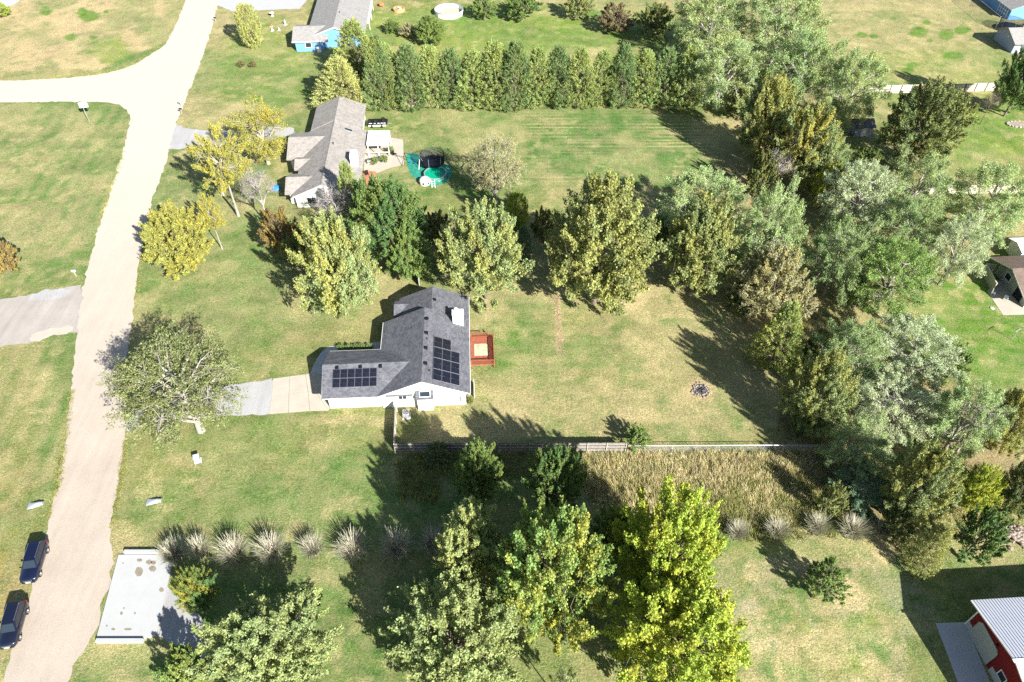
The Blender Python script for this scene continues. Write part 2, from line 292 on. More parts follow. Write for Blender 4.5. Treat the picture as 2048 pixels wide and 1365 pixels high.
    c=mixc(n,l,1.0,a.outputs['Color'],v1,'MULTIPLY'); c=mixc(n,l,1.0,c,v2,'MULTIPLY'); v3=ramp(n,l,noise_node(n,l,tc,3.2,5,0.8),[(0.34,(0.62,0.68,0.60)),(0.66,(1.34,1.28,1.26))]); c=mixc(n,l,1.0,c,v3,'MULTIPLY')
    dry=ramp(n,l,f3,[(0.42,(0,0,0)),(0.68,(1,1,1))]); dd=n.new('ShaderNodeMath'); dd.operation='MULTIPLY'; dd.inputs[1].default_value=0.34; l.new(dry,dd.inputs[0])
    c=mixc(n,l,dd.outputs[0],c,(0.36,0.29,0.15)); l.new(c,b.inputs['Base Color']); b.inputs['Roughness'].default_value=0.95; b.inputs['Specular IOR Level'].default_value=0.1
    bp=n.new('ShaderNodeBump'); bp.inputs['Strength'].default_value=1.0; bp.inputs['Distance'].default_value=0.14; l.new(noise_node(n,l,tc,5.0,5,0.75),bp.inputs['Height']); l.new(bp.outputs[0],b.inputs['Normal'])
    me.materials.append(m); return tag(link('ground',me),kind='structure')
build_ground()

# ------------------------------------------------------------------ roads, drives, pads: sheets over the ground
def outline(pts, step=0.7, jit=0.12, smooth=2, px=True, closed=True):
    p=[G(*q) if px else Vector((q[0],q[1],0)) for q in pts]
    for _ in range(smooth):
        p=[w for i in range(len(p)) for w in (p[i]*0.75+p[(i+1)%len(p)]*0.25, p[i]*0.25+p[(i+1)%len(p)]*0.75)]
    out=[]
    for i in range(len(p)):
        a,b=p[i],p[(i+1)%len(p)]; k=max(1,int((b-a).length/step))
        for j in range(k):
            q=a.lerp(b,j/k); out.append(Vector((q.x+random.gauss(0,jit),q.y+random.gauss(0,jit),0)))
    return out
def sheet(name, pts, z, mat, jit=0.12, smooth=2, step=0.7, px=True, parent=None, kind='structure', th=0.0):
    p=outline(pts,step,jit,smooth,px)
    if th:
        mb=MB(); tri=tessellate_polygon([p]); k=len(p); ar=sum(p[i].x*p[(i+1)%k].y-p[(i+1)%k].x*p[i].y for i in range(k)); 
        if ar<0: p=p[::-1]; tri=tessellate_polygon([p])
        mb.add([(q.x,q.y,z) for q in p]+[(q.x,q.y,z-th) for q in p],[tuple(t) for t in tri]+[(k+i,k+(i+1)%k,(i+1)%k,i) for i in range(k)])
    else:
        mb=MB(); mb.add([(q.x,q.y,z) for q in p],[tuple(t) for t in tessellate_polygon([p])])
    o=mb.build(name,mat,parent); me=o.data
    if not th:
        for f in me.polygons:
            if f.normal.z<0: f.flip()
    if parent is None: tag(o,kind=kind)
    return o
def gravel_mat(name, c0, c1, along=(0.06,1.0), track=0.35, fine=0.25, far_tone=None):
    m,nt,n,l,b=newmat(name); tc=n.new('ShaderNodeTexCoord').outputs['Object']
    mp=n.new('ShaderNodeMapping'); mp.inputs['Scale'].default_value=(1.0,0.07,1.0); mp.inputs['Rotation'].default_value=(0,0,R(-6)); l.new(tc,mp.inputs['Vector'])
    f1=noise_node(n,l,mp.outputs[0],0.9,4); f2=noise_node(n,l,tc,9,4,0.8); f3=noise_node(n,l,tc,0.25,5)
    c=ramp(n,l,f1,[(0.3,c1),(0.7,c0)])
    c=mixc(n,l,track,c,ramp(n,l,f3,[(0.3,[x*0.86 for x in c1]),(0.7,[min(1,x*1.08) for x in c0])]))
    c=mixc(n,l,1.0,c,ramp(n,l,f2,[(0.3,(1-fine,)*3),(0.7,(1+fine*0.6,)*3)]),'MULTIPLY')
    if far_tone:
        sx=n.new('ShaderNodeSeparateXYZ'); l.new(tc,sx.inputs[0]); mr=n.new('ShaderNodeMapRange'); mr.inputs[1].default_value=45; mr.inputs[2].default_value=125; mr.inputs[4].default_value=0.85; l.new(sx.outputs[1],mr.inputs[0]); c=mixc(n,l,mr.outputs[0],c,far_tone)  # base colour blends to a paler tone as Y grows
    l.new(c,b.inputs['Base Color']); b.inputs['Roughness'].default_value=0.95; b.inputs['Specular IOR Level'].default_value=0.1
    bp=n.new('ShaderNodeBump'); bp.inputs['Strength'].default_value=0.5; bp.inputs['Distance'].default_value=0.03; l.new(f2,bp.inputs['Height']); l.new(bp.outputs[0],b.inputs['Normal'])
    return m
M['road']=gravel_mat('gravel_road',(0.44,0.375,0.305),(0.36,0.30,0.24),far_tone=(0.47,0.415,0.345)); M['gravel']=gravel_mat('white_gravel',(0.42,0.41,0.40),(0.31,0.30,0.29),fine=0.4); M['asphalt_old']=gravel_mat('worn_asphalt',(0.40,0.36,0.32),(0.28,0.25,0.225))
ROAD=[(-140,1700),(-20,1430),(5,1365),(25,1300),(62,1190),(80,1110),(100,1030),(118,970),(130,880),(143,780),(150,690),(162,600),(178,520),(205,430),(232,350),(250,290),(262,245),(256,222),(236,209),(200,204),(120,204),(0,206),(-400,208),(-3000,222),(-3000,176),(-400,166),(0,163),(120,158),(200,150),(260,135),(305,108),(330,92),(345,65),(362,25),(372,0),(405,-80),(532,-380),(546,-380),(459,-80),(438,0),(432,25),(420,70),(405,115),(388,155),(372,200),(355,240),(345,275),(330,330),(312,380),(300,420),(290,470),(278,520),(272,570),(266,620),(258,680),(252,740),(249,800),(250,860),(245,900),(238,960),(228,1010),(220,1050),(217,1080),(228,1112),(222,1160),(205,1220),(190,1270),(165,1300),(140,1350),(100,1430),(10,1700)]
sheet('road',ROAD,0.022,M['road'],jit=0.13)
sheet('asphalt_drive',[(-900,760),(-900,700),(-200,622),(0,600),(70,588),(140,573),(166,570),(164,668),(150,664),(100,672),(55,688),(0,693),(-200,726)],0.012,M['asphalt_old'],jit=0.12,smooth=1)
sheet('gravel_apron',[(60,586),(140,574),(147,590),(100,602),(62,604)],0.017,M['gravel'],jit=0.2)
sheet('concrete_apron',[(58,672),(90,660),(145,650),(152,662),(100,674),(62,687)],0.017,M['concrete'],jit=0.15)
sheet('gravel_drive',[(246,862),(256,838),(290,815),(360,790),(440,772),(530,761),(546,758),(548,764),(542,822),(540,830),(528,830),(480,830),(400,838),(330,836),(290,842),(262,868)],0.012,M['gravel'],jit=0.12,smooth=1)
sheet('gravel_drive',[(340,246),(352,250),(395,262),(500,258),(588,252),(588,273),(450,288),(380,296),(346,300),(336,298)],0.012,M['gravel'],jit=0.15,smooth=1)
sheet('concrete_drive',[(436,-30),(620,-50),(612,18),(560,19),(433,25)],0.012,M['concrete_white'],jit=0.08,smooth=1)
sheet('concrete_drive',[(-80,-40),(52,-20),(40,2),(22,14),(0,18),(-80,24)],0.012,M['concrete_white'],jit=0.1,smooth=1)
sheet('asphalt_drive',[(318,1180),(338,1175),(372,1205),(408,1240),(440,1290),(445,1330),(400,1330),(370,1300),(330,1282),(315,1272)],0.010,M['gravel'],jit=0.1,smooth=1)

# ------------------------------------------------------------------ houses
def gable_roof(parent, mat, axis, c, half, ze, zr, a0, a1, name='roof', th=0.16, half2=None):
    """ridge along y (axis 'y', at x=c) or along x (axis 'x', at y=c)"""
    h2=half if half2 is None else half2; mb=MB()
    sl=(zr-ze)/half; ze2=zr-sl*h2
    P=(lambda t,a,z:(t,a,z)) if axis=='y' else (lambda t,a,z:(a,t,z))
    mb.slab([P(c-half,a0,ze),P(c-half,a1,ze),P(c,a1,zr),P(c,a0,zr)],th); mb.slab([P(c+h2,a0,ze2),P(c+h2,a1,ze2),P(c,a1,zr),P(c,a0,zr)],th)
    return mb.build(name,mat,parent)
def gable_block(parent, mat, axis, c, hw, zt, rise, a0, a1, name='wall', hw2=None, rise_c=None):
    h2=hw if hw2 is None else hw2
    prof=[(c-hw,0),(c+h2,0),(c+h2,zt if hw2 is None else zt+rise*(1-h2/hw)),(c,zt+rise),(c-hw,zt)]
    if axis=='y': mb=MB().extr([(p,a0,z) for p,z in prof],(0,a1-a0,0))
    else: mb=MB().extr([(a0,p,z) for p,z in prof],(a1-a0,0,0))
    return mb.build(name,mat,parent)
def window(parent, c, w, h, face, pane='glass', split=1, name='window'):
    """face: 'S','N','W','E' - outward side of the wall the window sits on"""
    ax={'S':(0,-1),'N':(0,1),'W':(-1,0),'E':(1,0)}[face]; hor=face in 'SN'
    d=lambda a,b,t:(a,t,b) if hor else (t,a,b)
    fr=MB(); ox,oy=ax[0]*0.03,ax[1]*0.03
    for s in (-1,1):
        fr.box((c[0]+ox,c[1]+oy,c[2]+s*(h/2+0.04)),d(w+0.16,0.08,0.07)); k=s*(w/2+0.04)
        fr.box((c[0]+ox+(k if hor else 0),c[1]+oy+(0 if hor else k),c[2]),d(0.08,h,0.07))
    for i in range(1,split):
        k=-w/2+w*i/split; fr.box((c[0]+ox+(k if hor else 0),c[1]+oy+(0 if hor else k),c[2]),d(0.06,h,0.06))
    f=fr.build(name,M['white'],parent)
    for i in range(split):
        k=-w/2+w*(i+0.5)/split
        MB().box((c[0]+ax[0]*0.012+(k if hor else 0),c[1]+ax[1]*0.012+(0 if hor else k),c[2]),d(w/split-0.02,h,0.03)).build('pane',M[pane],f)
    return f
def solar_panel_mesh():
    mb=MB(); w,d=1.0,1.0
    mb.box((0,0,0.02),(1.0,1.0,0.04),mi=1)
    for iy in (-0.2415,0.2415): mb.box((0,iy,0.043),(0.962,0.477,0.008),mi=0)
    return mb.mesh('solar_panel',[M['solar'],M['alu']])
def house_main():
    h=empty('house',(-11.6,60.4,0),R(3.0),'white sided house with charcoal roof, solar panels and attached garage','house')
    sl=0.439; z0=0.25
    gable_block(h,M['siding'],'y',0,5.5,2.62,5.5*sl,0,13.4); gable_block(h,M['siding'],'y',0.93,4.5,2.62,4.3*sl-0.2,13.4,18.2,hw2=4.58)
    gable_block(h,M['siding'],'x',4.0,3.75,2.45,1.6,-12.5,-4.0)
    g=M['shingle_grey']
    gable_roof(h,g,'y',0,6.15,2.50,5.20,-0.18,13.66)
    gable_roof(h,g,'y',0.93,5.06,2.57,4.792,13.66,18.55,half2=5.22)
    gable_roof(h,g,'x',4.1,4.25,2.50,4.42,-13.2,-1.4)
    gable_roof(h,g,'x',16.6,1.9,2.45,3.25,-4.75,-1.2,name='porch_roof',half2=1.3)
    # fascia and gutters
    for c_,d_ in (((6.17,9.2,2.44),(0.06,18.6,0.10)),((-6.18,10.9,2.44),(0.06,5.5,0.10)),((-9.7,8.36,2.44),(6.9,0.06,0.10)),((-9.0,-0.20,2.44),(8.2,0.06,0.10))): MB().box(c_,d_).build('gutter',M['white'],h)
    for s in (-1,1):
        MB().slab([(0,-0.20,5.10),(s*6.15,-0.20,2.40),(s*6.15,-0.14,2.40),(0,-0.14,5.10)],0.17).build('rake_board',M['white'],h)
    for s in (-1,1): MB().extr([(-13.23,4.1,4.38),(-13.23,4.1,4.20),(-13.23,4.1+s*4.2,2.31),(-13.23,4.1+s*4.2,2.49)],(0.05,0,0)).build('rake_board',M['white'],h)
    # bay with shed roof and skylight on the south wall
    MB().box((0.2,-0.36,1.2),(2.0,0.78,2.4)).build('bay',M['siding'],h)
    bay=MB().slab([(-0.95,-0.85,2.42),(1.35,-0.85,2.42),(1.35,0.02,3.25),(-0.95,0.02,3.25)],0.10).build('bay_roof',M['shingle_grey'],h)
    fr=MB()
    R_=math.atan2(0.83,0.87); 
    for dx,dy,sx,sy in ((0,-0.36,1.45,0.07),(0,0.36,1.45,0.07),(-0.69,0,0.07,0.72),(0.69,0,0.07,0.72)):
        fr.box((0.25+dx,-0.40+dy*0.72,2.91+dy*0.72*0.95),(sx,sy,0.09),rx=R_)
    sk=fr.build('skylight',M['white'],bay); MB().box((0.25,-0.405,2.905),(1.34,0.62,0.05),rx=R_).build('pane',M['glass'],sk)
    window(h,(-2.75,0,2.15),1.0,1.0,'S',split=2)
    mt=MB()                                                      # meters and conduit on the wall
    mt.box((3.35,-0.04,2.0),(0.04,0.05,2.2)); mt.build('conduit',M['wood_grey'],h)
    for k,(x,z,w,hh) in enumerate(((3.6,1.5,0.14,0.3),(3.9,1.55,0.12,0.18),(4.15,1.5,0.10,0.25),(4.85,1.2,0.10,0.9),(4.55,0.8,0.08,0.3))):
        MB().box((x,-0.06,z),(w,0.10,hh)).build('meter_box' if k!=3 else 'downpipe',M['alu'] if k!=3 else M['wood_grey'],h)
    # solar panels, each its own part
    pmesh=solar_panel_mesh(); dz=0.10
    def panel(x0,x1,y0,y1,zf,rot):
        o=link('solar_panel',pmesh,h); cx,cy=(x0+x1)/2,(y0+y1)/2; o.location=(cx,cy,zf(cx,cy)+dz)
        if rot=='E': o.rotation_euler=(0,math.atan(sl),0); o.scale=((x1-x0)*math.hypot(1,sl)-0.025,y1-y0-0.03,1)
        else: o.rotation_euler=(math.atan(0.452),0,0); o.scale=(x1-x0-0.025,(y1-y0)*math.hypot(1,0.452)-0.03,1)
    for c in range(3):
        for r_ in range(4 if c<2 else 3):
            panel(1.38+c*1.13,1.38+(c+1)*1.13,0.5+r_*1.965,0.5+(r_+1)*1.965,lambda x,y:5.2-sl*x,'E')
    for c in range(6):
        for r_ in range(2): panel(-11.80+c*0.96,-11.80+(c+1)*0.96,1.08+r_*1.155,1.08+(r_+1)*1.155,lambda x,y:4.42-0.452*(4.1-y),'S')
    for x,y in ((0.38,8.63),(0.39,5.81),(0.42,3.02)): MB().extr([(x-0.25,y-0.25,5.2-sl*x-0.05),(x-0.25,y+0.25,5.2-sl*x-0.05),(x-0.2,y+0.22,5.2-sl*x+0.28),(x-0.2,y-0.18,5.2-sl*x+0.28)],(0.45,0,-0.12)).build('roof_vent',M['black'],h)
    MB().extr([(1.1,15.5,4.62),(1.1,15.95,4.62),(1.12,15.9,4.9),(1.12,15.55,4.9)],(0.4,0,-0.12)).build('roof_vent',M['black'],h)
    for x in (-11.31,-8.24,-5.61): MB().extr([(x-0.22,3.4,4.02),(x+0.22,3.4,4.02),(x+0.2,3.45,4.35),(x-0.2,3.45,4.35)],(0,0.42,0.05)).build('roof_vent',M['black'],h)
    tv=MB(); tv.lathe([(0.16,0),(0.16,0.25),(0.30,0.28),(0.30,0.36),(0.05,0.46)],14,(0.34,11.3,4.95)); tv.build('turbine_vent',M['black'],h)
    for x,y in ((0.5,7.5),(0.95,1.9),(5.3,13.6)): MB().tube((x,y,5.1-sl*x),(x,y,5.55-sl*x),0.06,n=8).build('pipe_vent',M['rubber'],h)
    ch=MB().box((4.63,12.5,3.75),(1.5,1.05,2.7)).build('chimney',M['white'],h); MB().box((4.63,12.5,5.13),(1.62,1.17,0.06)).build('chimney_cap',M['white'],ch); MB().lathe([(0.2,0),(0.2,0.3),(0.28,0.32),(0.28,0.38),(0.0,0.42)],12,(4.4,12.75,5.16)).build('flue',M['white'],ch)
    # garage door faces west; front door under the porch
    MB().box((-12.52,4.0,1.15),(0.06,5.0,2.2)).build('garage_door',M['trim'],h)
    window(h,(-5.5,11.2,1.5),1.6,1.2,'W'); MB().box((-3.62,16.2,1.1),(0.06,0.95,2.1)).build('door',M['wood_grey'],h)
    for y in (15.2,17.6): MB().box((-4.45,y,1.15),(0.14,0.14,2.35)).build('porch_post',M['white'],h)
    MB().box((5.56,3.0,1.1),(0.05,1.8,2.0)).build('patio_door',M['glass'],h)
    MB().box((6.6,2.3,0.5),(0.05,2.6,1.0)).build('screen_panel',M['white'],h)
house_main()
def deck():
    d=empty('deck',(-5.75,67.0,0),R(3.0),'red stained timber deck with railing behind the charcoal roofed house','deck')
    MB().box((1.7,2.9,0.55),(3.3,5.4,0.10)).build('joist_frame',M['wood_red'],d)
    fl=MB()
    for k in range(36): fl.box((1.7,0.28+k*0.148,0.62),(3.3,0.135,0.035))
    fl.build('deck_boards',M['wood_red'],d)
    MB().box((1.5,3.0,0.66),(1.9,2.3,0.02)).build('outdoor_rug',M['pool_bed'],d)
    def rail(p0,p1):
        p0=Vector(p0);p1=Vector(p1); mb=MB(); L=(p1-p0).length; n=int(L/0.16); a=math.atan2(p1.y-p0.y,p1.x-p0.x)
        for z in (1.58,0.75): mb.box(((p0.x+p1.x)/2,(p0.y+p1.y)/2,z),(L,0.10,0.06),rz=a)
        for k in range(n+1): q=p0.lerp(p1,k/n); mb.box((q.x,q.y,1.15),(0.05,0.05,0.86))
        mb.build('railing',M['wood_red'],d)
    rail((0.05,0.12,0),(3.3,0.12,0)); rail((3.3,0.12,0),(3.3,5.5,0)); rail((0.05,5.5,0),(2.6,5.5,0))
    for x,y in ((3.3,0.12),(3.3,2.8),(3.3,5.5),(0.1,0.12),(0.1,5.5)): MB().box((x,y,0.85),(0.11,0.11,1.7)).build('post',M['wood_red'],d)
    for k in range(3): MB().box((2.95,5.75+k*0.28,0.45-k*0.17),(1.0,0.28,0.05)).build('step',M['wood_red'],d)
deck()
def ac_unit(loc,label,s=1.0):
    a=empty('air_conditioner',loc,R(3),label,'air conditioner')
    MB().box((0,0,0.04),(1.1*s,1.1*s,0.08)).build('pad',M['concrete_grey'],a)
    b=MB().box((0,0,0.08+0.4*s),(0.9*s,0.9*s,0.8*s)).build('casing',M['steel'],a,bevel=0.05)
    MB().lathe([(0.36*s,0),(0.36*s,0.03),(0.30*s,0.03),(0.30*s,0)],20,(0,0,0.08+0.8*s)).build('fan_guard',M['black'],a)
    f=MB()
    for k in range(5): t=k*1.257; f.tube((0,0,0.085+0.81*s),(0.3*s*math.cos(t),0.3*s*math.sin(t),0.085+0.81*s),0.035,n=4)
    f.build('fan',M['black'],a)
ac_unit(G(813,833),'grey air conditioner with top fan on the lawn beside the white wall')

def house_neighbour():
    h=empty('house',(-32.75,105.2,0),R(3.7),'long taupe roofed house with white chimney and front gables among trees','house')
    g=M['shingle_tan']; sl=0.42
    gable_block(h,M['siding'],'y',0,5.0,2.4,5.0*sl-0.05,0.3,22); gable_block(h,M['siding'],'y',0,4.5,2.55,4.5*sl,22,31.0)
    gable_roof(h,g,'y',0,5.5,2.4,4.71,0,21.9,half2=6.0); gable_roof(h,g,'y',0.0,5.0,2.72,4.82,21.9,31.5)
    gable_block(h,M['siding'],'x',17.2,4.4,2.3,1.45,-7.7,-3,hw2=3.7); gable_roof(h,g,'x',17.2,5.0,2.35,4.10,-8.3,-0.9,half2=4.2)
    gable_block(h,M['siding'],'x',10.9,1.7,2.3,0.6,-5.9,-3); gable_roof(h,g,'x',10.9,2.2,2.3,3.25,-6.4,-2.6)
    gable_block(h,M['siding'],'x',4.2,2.7,2.35,0.95,-6.2,-3); gable_roof(h,g,'x',4.2,3.2,2.35,3.75,-6.9,-1.8)
    for s,hw in ((-1,5.5),(1,6.0)): MB().slab([(0,-0.06,4.63),(s*hw,-0.06,4.63-sl*hw),(s*hw,0.0,4.63-sl*hw),(0,0.0,4.63)],0.18).build('rake_board',M['white'],h)
    rc=MB(); 
    for s in (-1,1): rc.slab([(s*0.22,0.1,4.66),(s*0.22,21.9,4.66),(0,21.9,4.76),(0,0.1,4.76)],0.03)
    rc.build('ridge_cap',M['shingle_tan'],h)
    MB().box((4.6,9.6,3.75),(1.2,2.0,2.3)).build('chimney',M['white'],h)
    sk=MB().box((0,0,0.03),(1.5,0.75,0.10)).build('skylight',M['steel'],h,loc=(2.6,20.0,4.71-sl*2.6),rot=(0,math.atan(sl),0))
    MB().box((0,0,0.085),(1.35,0.6,0.02)).build('pane',M['glass'],sk)
    MB().tube((0.6,13.5,4.3),(0.6,13.5,5.0),0.07,n=8).build('pipe_vent',M['rubber'],h)
    window(h,(-2.3,0.3,1.4),1.5,1.1,'S',split=2); window(h,(2.4,0.3,1.4),1.5,1.1,'S',split=2)
    MB().box((-7.72,16.2,1.1),(0.06,4.8,2.1)).build('garage_door',M['trim'],h)
    window(h,(5.0,7.0,1.4),1.4,1.1,'E',split=2)
house_neighbour()
def patio_cover():
    p=empty('patio_cover',(-27.6,116.9,0),R(3.7),'white flat roofed patio cover attached behind the taupe roofed house','patio cover')
    MB().slab([(0.3,4.6,2.72),(0.3,9.6,2.80),(4.5,9.6,2.66),(4.5,4.6,2.58)],0.14).build('canopy',M['white'],p)
    MB().box((2.4,7.6,2.78),(1.6,1.2,0.05)).build('hatch',M['concrete_white'],p)
    for x,y in ((0.5,4.7),(4.35,4.7),(4.35,9.4),(2.4,4.7)): MB().box((x,y,1.3),(0.12,0.12,2.6)).build('post',M['white'],p)
    MB().box((2.4,4.65,0.95),(3.9,0.06,0.10)).build('rail',M['white'],p); MB().box((2.4,9.0,1.25),(3.9,0.06,2.3)).build('screen_wall',M['wood_grey'],p)
    MB().box((2.4,4.68,2.45),(3.9,0.05,0.14)).build('beam',M['white'],p)
patio_cover()
sheet('patio',[(730,266),(806,280),(808,330),(780,336),(760,345),(728,352)],0.02,M['concrete'],jit=0.03,smooth=0)
sheet('brick_paving',[(728,340),(752,344),(752,368),(726,372)],0.03,M['brick_red'],jit=0.04,smooth=0)
def hot_tub():
    t=empty('covered_trailer',G(755,254),R(4),'white trailer under a black tarp held down by tyres','trailer')
    MB().box((0,0.5,0.60),(3.5,1.7,0.75)).build('body',M['white'],t,bevel=0.05)
    tp=MB(); nx,ny=13,8; vs_=[];fs=[]
    for i in range(nx):
        for j in range(ny):
            x=-2.1+4.2*i/(nx-1); y=-0.55+2.2*j/(ny-1); e=i in(0,nx-1) or j in(0,ny-1)
            vs_.append((x,y,(0.72 if e else 1.03+random.uniform(-0.05,0.08))))
    for i in range(nx-1):
        for j in range(ny-1): fs.append((i*ny+j,(i+1)*ny+j,(i+1)*ny+j+1,i*ny+j+1))
    tp.add(vs_,fs); tp.build('tarp',M['black'],t,smooth=True)
    for x,y in ((1.2,1.2),(1.3,0.2),(-0.3,0.1),(-1.5,0.0)):
        tr=MB().lathe([(0.20,0),(0.34,0),(0.36,0.10),(0.34,0.2),(0.20,0.2),(0.20,0)],16,(0,0,0)); o=tr.build('tyre',M['rubber'],None,smooth=True); o.parent=t; o.location=(x,y,1.08)
    for x in (-1.0,1.0):
        MB().lathe([(0.0,-0.1),(0.33,-0.1),(0.33,0.1),(0,0.1)],14,(x,-0.45,0.33),axis='x').build('wheel',M['rubber'],t)
    MB().box((2.4,0.5,0.40),(0.9,0.10,0.10)).build('drawbar',M['steel'],t)
hot_tub()
ac_unit(G(740,327),'small pale air conditioner on the white patio by the taupe house',0.95)
def planter(loc,label,r=0.45):
    p=empty('plant_pot',loc,0,label,'plant pot'); MB().lathe([(0,0),(r*0.6,0),(r*0.85,0.5),(r*0.95,0.5),(r*0.8,0.42),(0,0.42)],14).build('pot',M['concrete_grey'],p); return p
def trampoline(loc,r,label,enclosure=1.8,net=M['net'],leg=0.85):
    t=empty('trampoline',loc,0.3,label,'trampoline')
    MB().lathe([(r*0.86,leg),(0,leg-0.02)],28).build('mat',M['black'],t); MB().lathe([(r*0.86,leg+0.02),(r,leg+0.02),(r,leg-0.04),(r*0.86,leg-0.04)],28).build('spring_pad',M['net'],t)
    for k in range(6):
        a=k*math.pi/3; x,y=r*math.cos(a),r*math.sin(a)
        MB().tube((x,y,0),(x,y,leg),0.03,n=6).build('leg',M['steel'],t)
        if enclosure: MB().tube((x*1.02,y*1.02,leg),(x*1.06,y*1.06,leg+enclosure),0.03,n=6).build('net_pole',M['steel'],t)
    if enclosure:
        nb=MB(); n=72; z0,z1=leg,leg+enclosure-0.1
        for k in range(n):                                        # open net: fine strands that let the background through
            a=2*math.pi*k/n; nb.tube((r*math.cos(a),r*math.sin(a),z0),(r*1.04*math.cos(a),r*1.04*math.sin(a),z1),0.022,n=3,cap=False)
        for j in range(16):
            z=z0+(z1-z0)*j/15
            for k in range(36):
                a=2*math.pi*k/36; b=2*math.pi*(k+1)/36; nb.tube((r*1.02*math.cos(a),r*1.02*math.sin(a),z),(r*1.02*math.cos(b),r*1.02*math.sin(b),z),0.020,n=3,cap=False)
        nb.build('net',net,t)
    return t
trampoline(G(866,331),2.2,'trampoline with tall dark navy net beside the green pool')
def round_pool(loc,r,hh,label,water,wz,wall=M['white'],name='pool'):
    p=empty(name,loc,0,label,'pool')
    MB().lathe([(r,0),(r,hh),(r-0.05,hh),(r-0.05,0.02)],40).build('wall',wall,p)
    MB().lathe([(r+0.06,hh-0.05),(r+0.06,hh+0.04),(r-0.1,hh+0.04),(r-0.1,hh-0.02)],40).build('rim',M['steel'],p)
    MB().lathe([(r-0.06,wz),(0,wz)],40).build('water',water,p)
    for k in range(16):
        a=k*math.pi/8; MB().box(((r+0.03)*math.cos(a),(r+0.03)*math.sin(a),hh/2),(0.12,0.12,hh),rz=a).build('upright',M['concrete_white'],p)
    return p
sheet('ground_tarp',[(812,305),(835,308),(850,318),(895,328),(905,340),(900,362),(885,370),(845,374),(835,362),(820,348),(814,330)],0.02,M['tarp_green'],jit=0.1,smooth=1)
gp=round_pool(G(871,353),2.05,0.75,'small round pool with bright green water on a green tarp',M['water_green'],0.55,wall=M['tarp_green'])
def ladder(loc):
    l_=empty('pool_ladder',loc,0.1,'white A-frame ladder leaning over the small green pool','ladder')
    for s in (-1,1):
        MB().tube((s*0.3,-0.7,0),(s*0.22,0,1.25),0.035).build('rail',M['white'],l_); MB().tube((s*0.3,0.5,0),(s*0.22,0,1.25),0.035).build('rail',M['white'],l_)
    for k in range(3): z=0.3+k*0.33; MB().tube((-0.3,-0.7*(1-z/1.25),z),(0.3,-0.7*(1-z/1.25),z),0.03).build('rung',M['white'],l_)
ladder(G(867,372))
def toy_ball(loc):
    b=empty('play_dome',loc,0,'cream inflatable play dome with dark windows beside the green pool','toy')
    MB().lathe([(1.0,0),(1.08,0.35),(1.0,0.8),(0.7,1.15),(0.3,1.32),(0,1.36)],22).build('shell',M['pink'],b,smooth=True)
    for a in (-1.7,-2.5,-0.8): MB().lathe([(0,0.02),(0.2,0.0)],10,(0,0,0)).build('window',M['black'],b,loc=(1.09*math.cos(a),1.09*math.sin(a),0.55),rot=(0,R(85),a))
toy_ball(G(850,367))
def swing_set(loc):
    s=empty('swing_set',loc,R(-20),'black and white A-frame swing set standing on green tarp','swing set')
    for x in (-1.6,1.6):
        for y in (-1,1): MB().tube((x*1.1,y*1.1,0),(x,0,2.2),0.05).build('leg',M['white'] if x>0 else M['black'],s)
    MB().tube((-1.7,0,2.2),(1.7,0,2.2),0.05).build('crossbar',M['black'],s)
    for x in (-0.5,0.6):
        sw=MB(); sw.tube((x-0.2,0,0.5),(x-0.2,0,2.2),0.012,n=4); sw.tube((x+0.2,0,0.5),(x+0.2,0,2.2),0.012,n=4); sw.box((x,0,0.5),(0.5,0.2,0.04)); sw.build('swing',M['blue_plastic'],s)
swing_set(G(826,330))
def house_blue():
    h=empty('house',(-41.8,169.6,0),R(4.0),'blue sided house with pale grey roof behind the cedar row','house'); g=M['shingle_pale']; sl=0.36
    gable_block(h,M['siding_blue'],'y',0,6.2,2.5,6.2*sl,0.5,28); gable_roof(h,g,'y',0,6.9,2.4,4.88,0.2,28.5)
    gable_block(h,M['siding_blue'],'x',2.8,4.2,2.4,4.2*sl,-9.2,-3); gable_roof(h,g,'x',3.2,4.9,2.35,4.1,-9.9,-1.5)
    for s in (-1,1): MB().slab([(0,0.12,4.82),(s*6.9,0.12,2.34),(s*6.9,0.2,2.34),(0,0.2,4.82)],0.2).build('rake_board',M['white'],h)
    MB().box((-6.5,-1.62,2.38),(6.8,0.1,0.14)).build('gutter',M['white'],h)
    window(h,(-6.2,-1.4,1.5),1.3,1.0,'S'); window(h,(2.5,0.5,1.5),1.4,1.0,'S'); MB().box((-3.9,-1.8,0.6),(0.9,0.7,1.2)).build('utility_cabinet',M['white'],h)
    MB().box((6.9,16,2.0),(0.9,14,0.14)).build('lean_to_roof',M['white'],h)
    for y in (10,16,22): MB().box((7.25,y,1.0),(0.1,0.1,2.0)).build('post',M['white'],h)
    MB().tube((0.6,9,4.5),(0.6,9,5.1),0.07,n=8).build('pipe_vent',M['rubber'],h)
house_blue()
round_pool(G(898,28),3.65,1.25,'large white above ground pool with murky shallow water',M['pool_bed'],0.25)
trampoline(G(836,-4),2.3,'low black trampoline without a net near the white pool',0,leg=0.6)
